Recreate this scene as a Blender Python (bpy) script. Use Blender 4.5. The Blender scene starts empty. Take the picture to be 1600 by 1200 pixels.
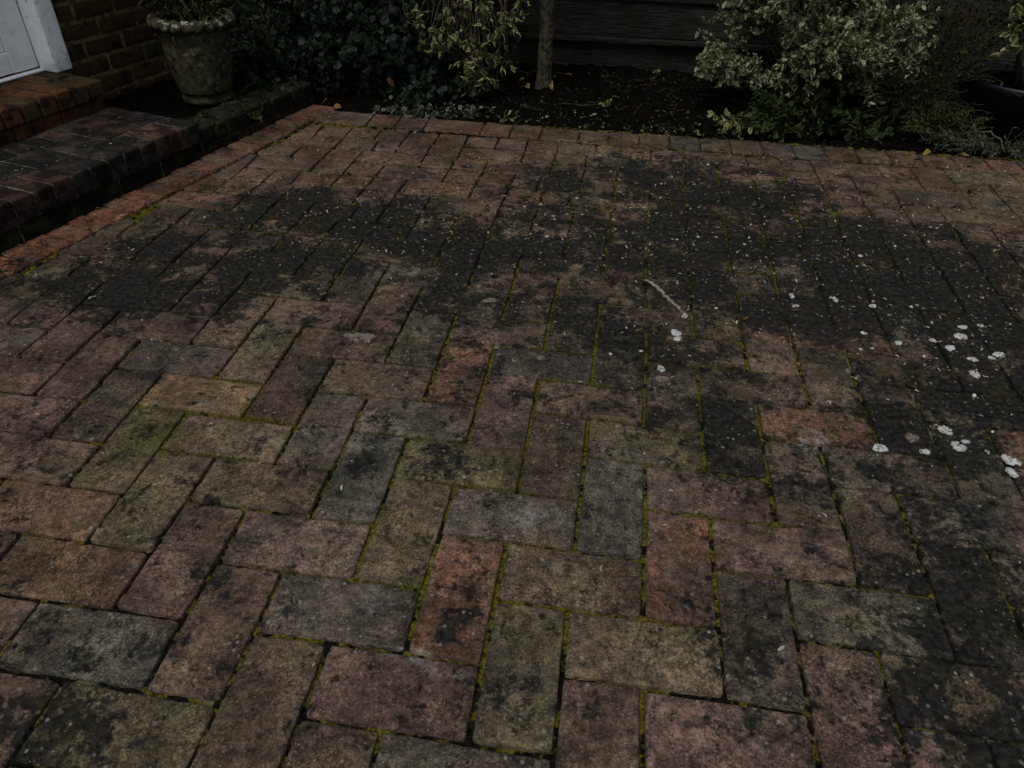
import bpy, math, random
import numpy as np

S = 1.4                      # metres per layout unit (a paver is 0.1 x 0.2 units)
random.seed(7)
rs = np.random.RandomState(11)
scn = bpy.context.scene
col = scn.collection

# ------------------------------------------------------------------ camera
FPX, PITCH, ROLL, YAW = 1153.7188, 0.6548, 0.0254, -0.1303
CAM = np.array([-0.10470, -0.61280, 0.84350])
_F = np.array([math.sin(YAW)*math.cos(PITCH), math.cos(YAW)*math.cos(PITCH), -math.sin(PITCH)])
_R = np.array([math.cos(YAW), -math.sin(YAW), 0.0])
_U = np.cross(_R, _F)
_c, _s = math.cos(ROLL), math.sin(ROLL)
R2 = _c*_R + _s*_U
U2 = -_s*_R + _c*_U
from mathutils import Matrix, Vector
cd = bpy.data.cameras.new("camera")
cd.sensor_width = 36.0
cd.lens = 36.0*FPX/1600.0
cd.clip_start = 0.02
cd.clip_end = 500
cam = bpy.data.objects.new("camera", cd)
col.objects.link(cam)
cam.matrix_world = Matrix(((R2[0], U2[0], -_F[0], CAM[0]*S), (R2[1], U2[1], -_F[1], CAM[1]*S),
                           (R2[2], U2[2], -_F[2], CAM[2]*S), (0, 0, 0, 1)))
scn.camera = cam

# ------------------------------------------------------------------ sky and sun
SUN_EL, SUN_AZ = math.radians(60), math.radians(-158)    # azimuth measured from +Y towards +X
world = bpy.data.worlds.new("World")
scn.world = world
world.use_nodes = True
wn = world.node_tree
sky = wn.nodes.new("ShaderNodeTexSky")
sky.sky_type = 'NISHITA'
sky.sun_disc = False
sky.sun_elevation = SUN_EL
sky.sun_rotation = SUN_AZ
sky.dust_density = 4.0
sky.ozone_density = 0.6
hs = wn.nodes.new("ShaderNodeHueSaturation")      # a white overcast rather than a blue sky
hs.inputs["Saturation"].default_value = 0.35
wn.links.new(sky.outputs[0], hs.inputs["Color"])
tcw = wn.nodes.new("ShaderNodeTexCoord"); sxw = wn.nodes.new("ShaderNodeSeparateXYZ"); mrw = wn.nodes.new("ShaderNodeMapRange")
wn.links.new(tcw.outputs["Generated"], sxw.inputs[0]); wn.links.new(sxw.outputs["Z"], mrw.inputs[0])
mrw.inputs[1].default_value = 0.0; mrw.inputs[2].default_value = 1.0; mrw.inputs[3].default_value = 0.48; mrw.inputs[4].default_value = 2.0
mxw = wn.nodes.new("ShaderNodeVectorMath"); mxw.operation = 'SCALE'
wn.links.new(hs.outputs[0], mxw.inputs[0]); wn.links.new(mrw.outputs[0], mxw.inputs["Scale"])
wn.links.new(mxw.outputs[0], wn.nodes["Background"].inputs[0])
wn.nodes["Background"].inputs[1].default_value = 0.08
sd = bpy.data.lights.new("sun", 'SUN')
sd.energy = 1.4
sd.angle = math.radians(14)
sd.color = (1.0, 0.975, 0.94)
sun = bpy.data.objects.new("sun", sd)
col.objects.link(sun)
sv = Vector((math.sin(SUN_AZ)*math.cos(SUN_EL), math.cos(SUN_AZ)*math.cos(SUN_EL), math.sin(SUN_EL)))
sun.rotation_euler = sv.to_track_quat('Z', 'Y').to_euler()
scn.view_settings.view_transform = 'Standard'
scn.view_settings.look = 'None'
scn.view_settings.gamma = 1
scn.view_settings.exposure = -0.02

# ------------------------------------------------------------------ helpers
def ray(u, v):
    return _F + (u-800)/FPX*R2 + (600-v)/FPX*U2
def gpt(u, v, z=0.0):
    d = ray(u, v)
    return CAM + (z-CAM[2])/d[2]*d
def at(u, v, Y):
    d = ray(u, v)
    return CAM + (Y-CAM[1])/d[1]*d

W0 = np.array([-1.42, 1.157]); WD = np.array([0.2425, 0.970]); ND = np.array([0.970, -0.2425])
def wst(s, t, z):            # wall frame: s along the house wall, t out from it
    s = np.asarray(s, float); t = np.asarray(t, float); z = np.asarray(z, float)
    s, t, z = np.broadcast_arrays(s, t, z)
    return np.stack([W0[0]+s*WD[0]+t*ND[0], W0[1]+s*WD[1]+t*ND[1], z], -1)

def tag(o, label=None, cat=None, group=None, kind=None):
    if label: o["label"] = label
    if cat: o["category"] = cat
    if group: o["group"] = group
    if kind: o["kind"] = kind
    return o

def empty(name, loc, label, cat, group=None):
    o = bpy.data.objects.new(name, None)
    o.empty_display_size = 0.05
    o.location = Vector([float(c)*S for c in loc])
    col.objects.link(o)
    return tag(o, label, cat, group)

def mesh_obj(name, V, faces, mat, parent=None, smooth=True, attrs=None):
    """V (n,3) layout units; faces: array (m,k) or list of such arrays. Link ONE mesh object."""
    V = np.asarray(V, dtype=np.float64)
    org = np.zeros(3)
    if parent is not None:
        org = np.array(parent.matrix_basis.translation)/S
        if parent.parent is not None:
            org = org + np.array(parent.parent.matrix_basis.translation)/S
    V = (V-org)*S
    if isinstance(faces, np.ndarray): faces = [faces]
    faces = [np.asarray(f, dtype=np.int32) for f in faces if len(f)]
    me = bpy.data.meshes.new(name)
    nl = sum(f.size for f in faces); nf = sum(f.shape[0] for f in faces)
    me.vertices.add(len(V)); me.vertices.foreach_set("co", V.astype(np.float32).ravel())
    me.loops.add(nl); me.polygons.add(nf)
    me.loops.foreach_set("vertex_index", np.concatenate([f.ravel() for f in faces]))
    tot = np.concatenate([np.full(f.shape[0], f.shape[1], dtype=np.int32) for f in faces])
    st = np.concatenate([[0], np.cumsum(tot)[:-1]]).astype(np.int32)
    me.polygons.foreach_set("loop_start", st)
    me.polygons.foreach_set("use_smooth", np.full(nf, smooth))
    me.update(calc_edges=True)
    if attrs:
        for k, a in attrs.items():
            a = np.asarray(a, dtype=np.float32)
            if a.ndim == 1:
                at_ = me.attributes.new(k, 'FLOAT', 'POINT'); at_.data.foreach_set("value", a)
            else:
                a4 = np.ones((len(a), 4), dtype=np.float32); a4[:, :3] = a
                at_ = me.attributes.new(k, 'FLOAT_COLOR', 'POINT'); at_.data.foreach_set("color", a4.ravel())
    me.materials.append(mat)
    o = bpy.data.objects.new(name, me)
    col.objects.link(o)
    if parent is not None: o.parent = parent
    return o

def _hash(ix, iy, seed):
    h = (ix*374761393 + iy*668265263 + seed*2147483647) & 0xffffffff
    h = ((h ^ (h >> 13))*1274126177) & 0xffffffff
    return ((h ^ (h >> 16)) & 0xffff)/65535.0
def noise2(x, y, scale, seed=0):
    x = np.asarray(x)*scale; y = np.asarray(y)*scale
    xi = np.floor(x).astype(np.int64); yi = np.floor(y).astype(np.int64)
    fx = x-xi; fy = y-yi
    fx = fx*fx*(3-2*fx); fy = fy*fy*(3-2*fy)
    a = _hash(xi, yi, seed); b = _hash(xi+1, yi, seed); c = _hash(xi, yi+1, seed); d = _hash(xi+1, yi+1, seed)
    return (a*(1-fx)+b*fx)*(1-fy)+(c*(1-fx)+d*fx)*fy
def fbm(x, y, scale, seed=0, oct=4):
    v = 0; a = 0.5; t = 0
    for k in range(oct):
        v = v+a*noise2(x, y, scale*2**k, seed+k*17); t += a; a *= 0.5
    return v/t

class MB:
    """collects quads / tris of one mesh"""
    def __init__(s): s.V = []; s.Q = []; s.T = []; s.n = 0; s.A = {}
    def add(s, V, Q=None, T=None, **attrs):
        V = np.asarray(V, float).reshape(-1, 3)
        s.V.append(V)
        if Q is not None and len(Q): s.Q.append(np.asarray(Q, int)+s.n)
        if T is not None and len(T): s.T.append(np.asarray(T, int)+s.n)
        for k, a in attrs.items():
            a = np.asarray(a, float)
            if a.ndim == 0: a = np.full(len(V), float(a))
            elif a.ndim == 1 and len(a) == 3 and len(V) != 3: a = np.tile(a, (len(V), 1))
            s.A.setdefault(k, []).append(a)
        s.n += len(V)
    def build(s, name, mat, parent=None, smooth=True):
        fs = []
        if s.Q: fs.append(np.concatenate(s.Q))
        if s.T: fs.append(np.concatenate(s.T))
        return mesh_obj(name, np.concatenate(s.V), fs, mat, parent, smooth, {k: np.concatenate(a) for k, a in s.A.items()})

BOXQ = np.array([[0, 3, 2, 1], [4, 5, 6, 7], [0, 1, 5, 4], [1, 2, 6, 5], [2, 3, 7, 6], [3, 0, 4, 7]])
def rbox(mb, fn, a0, a1, b0, b1, c0, c1, bev=0.002, n=(6, 3, 2), rough=0.0, seed=0, **attrs):
    """rounded, slightly worn box in a local (a,b,c) frame mapped to world by fn(a,b,c)"""
    lo = np.array([a0, b0, c0]); hi = np.array([a1, b1, c1])
    idx = {}; P = []; Q = []
    nx, ny, nz = n
    def lin(l, h, k):
        m = max(1, k)
        e = min(bev, (h-l)*0.3)
        return np.concatenate([[l], np.linspace(l+e, h-e, m+1), [h]])
    X = lin(a0, a1, nx); Y = lin(b0, b1, ny); Z = lin(c0, c1, nz)
    I, J, K = len(X)-1, len(Y)-1, len(Z)-1
    def vid(i, j, k):
        key = (i, j, k)
        if key not in idx:
            idx[key] = len(P); P.append((X[i], Y[j], Z[k]))
        return idx[key]
    for i in range(I):
        for j in range(J):
            Q.append((vid(i, j, 0), vid(i, j+1, 0), vid(i+1, j+1, 0), vid(i+1, j, 0)))
            Q.append((vid(i, j, K), vid(i+1, j, K), vid(i+1, j+1, K), vid(i, j+1, K)))
    for i in range(I):
        for k in range(K):
            Q.append((vid(i, 0, k), vid(i+1, 0, k), vid(i+1, 0, k+1), vid(i, 0, k+1)))
            Q.append((vid(i, J, k), vid(i, J, k+1), vid(i+1, J, k+1), vid(i+1, J, k)))
    for j in range(J):
        for k in range(K):
            Q.append((vid(0, j, k), vid(0, j, k+1), vid(0, j+1, k+1), vid(0, j+1, k)))
            Q.append((vid(I, j, k), vid(I, j+1, k), vid(I, j+1, k+1), vid(I, j, k+1)))
    P = np.array(P)
    # pull corners/edges in to round them
    e = np.minimum(bev, (hi-lo)*0.3)
    q = np.clip(P, lo+e, hi-e)
    d = P-q
    L = np.linalg.norm(d/np.maximum(e, 1e-9), axis=1)
    f = np.where(L > 1e-6, 1.0/np.maximum(L, 1.0), 1.0)
    P = q+d*f[:, None]
    if rough:
        P = P+rough*(np.stack([fbm(P[:, 0]+P[:, 2]*.7, P[:, 1]-P[:, 2], 45, seed+k, 3) for k in (0, 5, 9)], -1)-.5)*2
    W = fn(P[:, 0], P[:, 1], P[:, 2])
    mb.add(W, Q=np.array(Q), **attrs)

def tube(mb, pts, rad, sides=6, **attrs):
    pts = np.asarray(pts, float); n = len(pts)
    rad = np.broadcast_to(np.asarray(rad, float), (n,))
    T = np.gradient(pts, axis=0); T /= np.linalg.norm(T, axis=1)[:, None]+1e-9
    ref = np.array([0.3, 0.2, 1.0]) if abs(T[0][2]) < .9 else np.array([1.0, .1, 0])
    A = np.cross(T, ref); A /= np.linalg.norm(A, axis=1)[:, None]+1e-9
    B = np.cross(T, A)
    ang = np.linspace(0, 2*math.pi, sides, endpoint=False)
    ring = (np.cos(ang)[None, :, None]*A[:, None, :]+np.sin(ang)[None, :, None]*B[:, None, :])*rad[:, None, None]+pts[:, None, :]
    V = ring.reshape(-1, 3)
    Q = []
    for i in range(n-1):
        for k in range(sides):
            k2 = (k+1) % sides
            Q.append((i*sides+k, i*sides+k2, (i+1)*sides+k2, (i+1)*sides+k))
    V = np.concatenate([V, pts[:1], pts[-1:]])
    T_ = [(n*sides, (k+1) % sides, k) for k in range(sides)]+[(n*sides+1, (n-1)*sides+k, (n-1)*sides+(k+1) % sides) for k in range(sides)]
    mb.add(V, Q=Q, T=T_, **attrs)

def lathe(mb, cx, cy, prof, seg=64, wob=0.0, seed=0, close=False, **attrs):
    prof = np.array(prof, float); n = len(prof)
    th = np.linspace(0, 2*math.pi, seg, endpoint=False)
    TH, R = np.meshgrid(th, prof[:, 0]); Z = np.repeat(prof[:, 1][:, None], seg, 1)
    if wob:
        R = R+wob*(fbm(TH*3+10, Z*30+3, 3.0, seed, 4)-.5)*2*(R > .01)
    V = np.stack([cx+R*np.cos(TH), cy+R*np.sin(TH), Z], -1).reshape(-1, 3)
    i, k = np.meshgrid(np.arange(n-1), np.arange(seg), indexing='ij')
    k2 = (k+1) % seg
    Q = np.stack([i*seg+k, i*seg+k2, (i+1)*seg+k2, (i+1)*seg+k], -1).reshape(-1, 4)
    mb.add(V, Q=Q, **attrs)

# ------------------------------------------------------------------ materials
class NT:
    def __init__(s, name):
        s.m = bpy.data.materials.new(name); s.m.use_nodes = True
        s.t = s.m.node_tree; s.bsdf = s.t.nodes["Principled BSDF"]
        s.out = s.t.nodes["Material Output"]
        tc = s.t.nodes.new("ShaderNodeNewGeometry")
        mp = s.t.nodes.new("ShaderNodeVectorMath"); mp.operation = 'SCALE'
        s.t.links.new(tc.outputs["Position"], mp.inputs[0]); mp.inputs["Scale"].default_value = 1/S
        s.co = mp.outputs[0]
    def set(s, inp, v):
        if hasattr(v, "is_output") or isinstance(v, bpy.types.NodeSocket): s.t.links.new(v, inp)
        else:
            try: inp.default_value = v
            except Exception: inp.default_value = (*v, 1.0)
    def noise(s, scale, detail=4, rough=.55, co=None, dist=0.0):
        n = s.t.nodes.new("ShaderNodeTexNoise"); s.t.links.new(co or s.co, n.inputs["Vector"])
        n.inputs["Scale"].default_value = scale; n.inputs["Detail"].default_value = detail
        n.inputs["Roughness"].default_value = rough; n.inputs["Distortion"].default_value = dist
        return n.outputs["Fac"]
    def voro(s, scale, out="Distance", rand=1.0):
        n = s.t.nodes.new("ShaderNodeTexVoronoi"); s.t.links.new(s.co, n.inputs["Vector"])
        n.inputs["Scale"].default_value = scale; n.inputs["Randomness"].default_value = rand
        return n.outputs[out]
    def math(s, op, a, b=0.0, clamp=False):
        n = s.t.nodes.new("ShaderNodeMath"); n.operation = op; n.use_clamp = clamp
        s.set(n.inputs[0], a); s.set(n.inputs[1], b); return n.outputs[0]
    def ramp(s, v, lo, hi, a=0.0, b=1.0):
        n = s.t.nodes.new("ShaderNodeMapRange"); n.interpolation_type = 'SMOOTHSTEP'; n.clamp = True
        s.set(n.inputs[0], v); n.inputs[1].default_value = lo; n.inputs[2].default_value = hi
        n.inputs[3].default_value = a; n.inputs[4].default_value = b; return n.outputs[0]
    def mix(s, f, a, b, mode='MIX'):
        n = s.t.nodes.new("ShaderNodeMix"); n.data_type = 'RGBA'; n.blend_type = mode
        s.set(n.inputs[0], f); s.set(n.inputs[6], a); s.set(n.inputs[7], b); return n.outputs[2]
    def attr(s, name, out="Color"):
        n = s.t.nodes.new("ShaderNodeAttribute"); n.attribute_name = name; return n.outputs[out]
    def sep(s, c):
        n = s.t.nodes.new("ShaderNodeSeparateColor"); s.t.links.new(c, n.inputs[0]); return n.outputs
    def bump(s, h, strength=.5, dist=.002):
        n = s.t.nodes.new("ShaderNodeBump"); s.set(n.inputs["Height"], h)
        n.inputs["Strength"].default_value = strength; n.inputs["Distance"].default_value = dist*S
        s.t.links.new(n.outputs[0], s.bsdf.inputs["Normal"])
    def fin(s, color, rough=.8, spec=.3):
        s.set(s.bsdf.inputs["Base Color"], color); s.set(s.bsdf.inputs["Roughness"], rough)
        s.bsdf.inputs["Specular IOR Level"].default_value = spec
        return s.m

def paver_mat(name="worn_paver", stain_k=1.0):
    n = NT(name)
    tint = n.attr("tint"); st = n.sep(n.attr("stain"))
    mott = n.noise(17, 6, .62); med = n.noise(70, 5, .6); fine = n.noise(330, 3, .7); grit = n.noise(620, 2, .6)
    c = n.mix(1.0, tint, n.mix(n.ramp(mott, .3, .7), (.62, .64, .66), (1.3, 1.26, 1.22)), 'MULTIPLY')
    c = n.mix(1.0, c, n.mix(n.ramp(med, .3, .7), (.55, .55, .55), (1.45, 1.43, 1.4)), 'MULTIPLY')
    f2 = n.noise(210, 4, .75, dist=.5)
    wear = n.ramp(n.noise(14, 4, .6), .38, .62, .35, 1.0)
    c = n.mix(wear, c, n.mix(1.0, c, n.mix(n.ramp(f2, .38, .62), (.48, .47, .46), (1.65, 1.62, 1.56)), 'MULTIPLY'))
    c = n.mix(n.ramp(fine, .54, .68, 0, .6), c, n.mix(.5, c, (.34, .28, .23)))
    c = n.mix(n.ramp(fine, .46, .3, 0, .6), c, n.mix(.75, c, (.012, .011, .01)))
    bl = n.noise(5.5, 5, .6, dist=.5); bl2 = n.noise(11, 4, .6)
    c = n.mix(1.0, c, n.mix(n.ramp(bl, .36, .62), (.70, .66, .62), (1.32, 1.24, 1.18)), 'MULTIPLY')
    c = n.mix(n.ramp(bl2, .5, .68, 0, .45), c, n.mix(1.0, c, (.72, .95, .80), 'MULTIPLY'))
    # moss green tint
    g = n.math('ADD', st[1], n.math('MULTIPLY', n.math('SUBTRACT', n.noise(30, 5, .6), .5), 1.1))
    c = n.mix(n.ramp(g, .35, .95, 0, .85), c, n.mix(n.ramp(f2, .4, .62), (.022, .023, .005), (.08, .076, .016)))
    # black algae plus painted corner darkening, broken up at several scales
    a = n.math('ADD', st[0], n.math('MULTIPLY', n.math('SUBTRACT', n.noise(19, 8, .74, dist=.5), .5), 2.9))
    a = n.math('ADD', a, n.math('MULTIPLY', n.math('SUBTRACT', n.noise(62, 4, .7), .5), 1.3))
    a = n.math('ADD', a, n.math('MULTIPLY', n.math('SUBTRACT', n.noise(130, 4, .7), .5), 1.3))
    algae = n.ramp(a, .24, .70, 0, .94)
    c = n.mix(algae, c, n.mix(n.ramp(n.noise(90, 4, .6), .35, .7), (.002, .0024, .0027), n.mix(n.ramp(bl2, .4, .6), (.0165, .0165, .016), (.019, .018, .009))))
    # pale bloom
    e = n.math('ADD', st[2], n.math('MULTIPLY', n.math('SUBTRACT', n.noise(48, 8, .78, dist=.8), .5), 2.2))
    c = n.mix(n.ramp(e, .55, 1.25, 0, .7), c, (.27, .265, .25))
    # small crusty lichen / mineral specks
    v = n.voro(105); vc = n.sep(n.voro(105, "Color"))
    sp = n.math('MULTIPLY', n.ramp(v, .34, .2), n.ramp(vc[0], .80, .86))
    sp = n.math('MULTIPLY', sp, n.ramp(n.noise(9, 3, .6), .42, .62, .25, 1))
    c = n.mix(n.math('MULTIPLY', sp, .42), c, n.mix(vc[1], (.2, .16, .13), (.34, .34, .31)))
    v2 = n.voro(260); vc2 = n.sep(n.voro(260, "Color"))
    sp2 = n.math('MULTIPLY', n.math('MULTIPLY', n.ramp(v2, .33, .2), n.ramp(vc2[0], .93, .96)), n.ramp(bl2, .4, .62, .15, 1))
    c = n.mix(n.math('MULTIPLY', sp2, .42), c, (.36, .32, .28))
    h = n.math('ADD', n.math('MULTIPLY', fine, .6), n.math('ADD', n.math('MULTIPLY', med, .9), n.math('MULTIPLY', grit, .3)))
    h = n.math('ADD', h, n.math('MULTIPLY', sp, .25))
    n.bump(h, .9, .0032)
    return n.fin(c, n.ramp(med, .3, .7, .62, .88), .07)

def joint_mat():
    n = NT("joint_moss")
    m = n.noise(7, 3, .55); f = n.noise(190, 4, .7); k = n.noise(45, 4, .6)
    moss = n.mix(n.ramp(f, .3, .7), (.010, .011, .002), (.118, .106, .015))
    soil = n.mix(n.ramp(f, .35, .7), (.002, .002, .0017), (.013, .011, .008))
    w = n.math('ADD', n.math('MULTIPLY', n.attr("moss", "Fac"), 1.0), n.math('MULTIPLY', n.math('SUBTRACT', k, .5), 2.6))
    c = n.mix(n.ramp(w, .38, .62), soil, moss)
    gr = n.math('ADD', n.attr("grime_shade", "Fac"), n.math('MULTIPLY', n.math('SUBTRACT', n.noise(24, 6, .7), .5), 2.2))
    c = n.mix(n.ramp(gr, .35, .9, 0, .9), c, (.006, .0065, .005))
    sand = n.math('MULTIPLY', n.ramp(m, .56, .66), n.ramp(k, .5, .62))
    c = n.mix(n.math('MULTIPLY', sand, .7), c, (.12, .11, .08))
    n.bump(n.math('ADD', f, k), 1.0, .004)
    return n.fin(c, 1.0, 0.0)

def brick_mat(name, base_mul=(1, 1, 1), algae=.3, moss=.2):
    n = NT(name)
    tint = n.attr("tint")
    med = n.noise(60, 6, .62); fine = n.noise(330, 3, .7); big = n.noise(16, 4, .6)
    c = n.mix(1.0, tint, n.mix(n.ramp(med, .3, .7), (.6, .6, .6), (1.35, 1.3, 1.25)), 'MULTIPLY')
    c = n.mix(n.ramp(fine, .55, .75, 0, .5), c, (.16, .13, .1))
    c = n.mix(n.ramp(n.math('ADD', big, n.math('MULTIPLY', med, .5)), .95-algae, 1.1-algae, 0, .85), c, (.007, .007, .0065))
    c = n.mix(n.ramp(n.math('ADD', n.noise(24, 5, .6), n.math('MULTIPLY', fine, .3)), .92-moss, 1.1-moss, 0, .8), c, (.035, .036, .012))
    n.bump(n.math('ADD', fine, n.math('MULTIPLY', med, 1.5)), .9, .003)
    return n.fin(c, .9, .04)

def mortar_mat(name, c1, c2):
    n = NT(name); a = n.noise(50, 6, .65); b = n.noise(260, 3, .7)
    c = n.mix(n.ramp(a, .35, .65), c1, c2); c = n.mix(n.ramp(b, .5, .75, 0, .4), c, (.16, .15, .10))
    n.bump(n.math('ADD', a, b), .9, .004); return n.fin(c, 1.0, 0)

def soil_mat():
    n = NT("soil"); a = n.noise(40, 6, .7); b = n.noise(170, 4, .75)
    c = n.mix(n.ramp(b, .35, .7), (.0012, .0011, .001), (.012, .009, .0065))
    c = n.mix(n.ramp(a, .62, .75, 0, .5), c, (.02, .015, .009))
    n.bump(n.math('ADD', a, b), 1.0, .012); return n.fin(c, 1.0, 0)

def wood_mat():
    n = NT("weathered_wood")
    mp = n.t.nodes.new("ShaderNodeMapping"); n.t.links.new(n.co, mp.inputs[0]); mp.inputs["Scale"].default_value = (1, 8, 16)
    g = n.noise(14, 7, .65, co=mp.outputs[0], dist=.4); b = n.noise(9, 5, .65)
    c = n.mix(n.ramp(g, .3, .72), (.004, .004, .0035), (.040, .039, .035))
    c = n.mix(n.ramp(b, .45, .68, 0, .75), c, (.011, .013, .007))
    c = n.mix(n.ramp(n.noise(30, 6, .7), .60, .75, 0, .5), c, (.055, .055, .05))
    n.bump(g, .7, .004); return n.fin(c, .95, .03)

def paint_mat():
    n = NT("white_gloss_paint"); a = n.noise(30, 6, .65); b = n.noise(150, 4, .7)
    c = n.mix(n.ramp(a, .35, .7), (.76, .81, .85), (.86, .90, .93))
    c = n.mix(n.ramp(n.math('ADD', b, n.math('MULTIPLY', a, .6)), .98, 1.08, 0, .7), c, (.16, .15, .13))
    c = n.mix(n.ramp(n.math('ADD', n.noise(45, 6, .75), n.math('MULTIPLY', n.noise(8, 3), .4)), .78, .9, 0, .6), c, (.25, .24, .2))
    n.bump(n.math('ADD', a, n.math('MULTIPLY', b, .2)), .35, .002); return n.fin(c, .38, .4)

def stone_mat():
    n = NT("mossy_concrete"); a = n.noise(26, 7, .7); b = n.noise(130, 5, .7); m = n.noise(13, 4, .6)
    c = n.mix(n.ramp(a, .33, .68), (.012, .011, .006), (.075, .066, .040))
    c = n.mix(n.ramp(m, .42, .68, 0, .7), c, (.026, .026, .010))
    lich = n.math('MULTIPLY', n.ramp(n.noise(60, 6, .75), .53, .62), n.ramp(n.attr("lich", "Fac"), .1, .9, .12, 1))
    c = n.mix(n.math('MULTIPLY', lich, .85), c, (.42, .42, .37))
    n.bump(n.math('ADD', n.math('MULTIPLY', a, 1.5), b), 1.0, .006); return n.fin(c, .95, .05)

def plain_mat(name, c1, c2, scale=60, rough=.8, spec=.3, bump=.003):
    n = NT(name); a = n.noise(scale, 5, .65)
    n.bump(a, .7, bump); return n.fin(n.mix(n.ramp(a, .35, .68), c1, c2), rough, spec)

def leaf_mat(name, inner, rim, dark, rim_lo=.35, rim_hi=.8, trans=.3, rough=.45):
    n = NT(name)
    v = n.attr("val", "Fac"); r = n.attr("rim", "Fac")
    r = n.math('ADD', r, n.math('MULTIPLY', n.math('SUBTRACT', n.noise(120, 3, .6), .5), .7))
    c = n.mix(n.ramp(r, rim_lo, rim_hi), inner, rim)
    c = n.mix(n.ramp(v, 0, 1), n.mix(1.0, c, dark, 'MULTIPLY'), c)
    n.bump(n.noise(160, 3, .6), .4, .002)
    m = n.fin(c, rough, .10)
    tr = n.t.nodes.new("ShaderNodeBsdfTranslucent"); n.set(tr.inputs[0], c)
    mx = n.t.nodes.new("ShaderNodeMixShader"); mx.inputs[0].default_value = trans
    n.t.links.new(n.bsdf.outputs[0], mx.inputs[1]); n.t.links.new(tr.outputs[0], mx.inputs[2])
    n.t.links.new(mx.outputs[0], n.out.inputs[0])
    return m

M_PAVER = paver_mat(); M_JOINT = joint_mat()
M_STEP = brick_mat("step_brick", algae=.30, moss=.14)
M_UPPER = brick_mat("orange_step_brick", algae=.2, moss=.05)
M_KERB = brick_mat("mossy_kerb_brick", algae=.42, moss=.26)
M_WALLB = brick_mat("house_brick", algae=.2, moss=.25)
M_MORT = mortar_mat("wall_mortar", (.035, .030, .014), (.155, .135, .06))
M_SMORT = mortar_mat("step_mortar", (.03, .028, .022), (.2, .18, .14))
M_DMORT = mortar_mat("dark_mortar", (.01, .01, .008), (.045, .04, .028))
M_SOIL = soil_mat(); M_WOOD = wood_mat(); M_PAINT = paint_mat(); M_STONE = stone_mat()
M_BARK = plain_mat("bark", (.010, .009, .006), (.065, .058, .04), 55, .95, .15, .008)
M_STEM = plain_mat("twig", (.02, .017, .01), (.07, .055, .035), 80, .85, .2)
M_GSTEM = plain_mat("green_stem", (.04, .045, .018), (.11, .10, .05), 80, .7, .2)
M_POTB = plain_mat("dark_glaze", (.0015, .002, .003), (.004, .005, .007), 20, .4, .25)
M_VAR = leaf_mat("variegated_leaf", (.140, .172, .078), (.36, .395, .24), (.15, .20, .12), .2, 1.0)
M_VAR2 = leaf_mat("yellow_variegated_leaf", (.07, .082, .022), (.31, .31, .15), (.20, .22, .10), .2, .75)
M_IVY = leaf_mat("ivy_leaf", (.006, .013, .006), (.014, .027, .014), (.06, .10, .06), .4, .9, .12, .5)
M_GREEN = leaf_mat("green_leaf", (.020, .036, .009), (.036, .058, .016), (.10, .14, .08))
M_SILV = leaf_mat("silver_leaf", (.035, .048, .032), (.16, .18, .145), (.15, .2, .14), .3, .8)
M_DEAD = leaf_mat("dead_leaf", (.15, .075, .028), (.2, .13, .06), (.5, .4, .3), .3, .9, .15, .7)
M_YEL = leaf_mat("yellow_leaf", (.22, .15, .03), (.28, .21, .06), (.5, .45, .3), .3, .9, .2, .6)
M_FLECK = leaf_mat("pale_fleck", (.20, .175, .13), (.38, .35, .29), (.18, .16, .14), .3, .9, .1, .8)
M_LITT = leaf_mat("litter", (.03, .025, .014), (.12, .11, .07), (.12, .11, .09), .3, .9, .1, .8)
def lichen_mat(name, c1, c2, hole):
    n = NT(name); a = n.noise(90, 6, .75, dist=.6); b = n.noise(240, 4, .7)
    c = n.mix(n.ramp(b, .35, .65), c1, c2); c = n.mix(n.ramp(a, .47, .40), c, hole)
    n.bump(n.math('ADD', a, b), .8, .003); return n.fin(c, 1.0, 0)
M_LICH = lichen_mat("white_lichen", (.20, .21, .20), (.46, .475, .45), (.03, .031, .028))
M_PLICH = lichen_mat("dull_lichen", (.07, .058, .048), (.17, .145, .12), (.03, .025, .022))

# ------------------------------------------------------------------ ground sheet
g = 60.0
mesh_obj("ground", [(-g, -g, -.05), (g, -g, -.05), (g, g, -.05), (-g, g, -.05)], np.array([[0, 1, 2, 3]]), M_SOIL)
tag(bpy.data.objects["ground"], kind="structure", label="dark bare earth around the garden")

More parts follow.
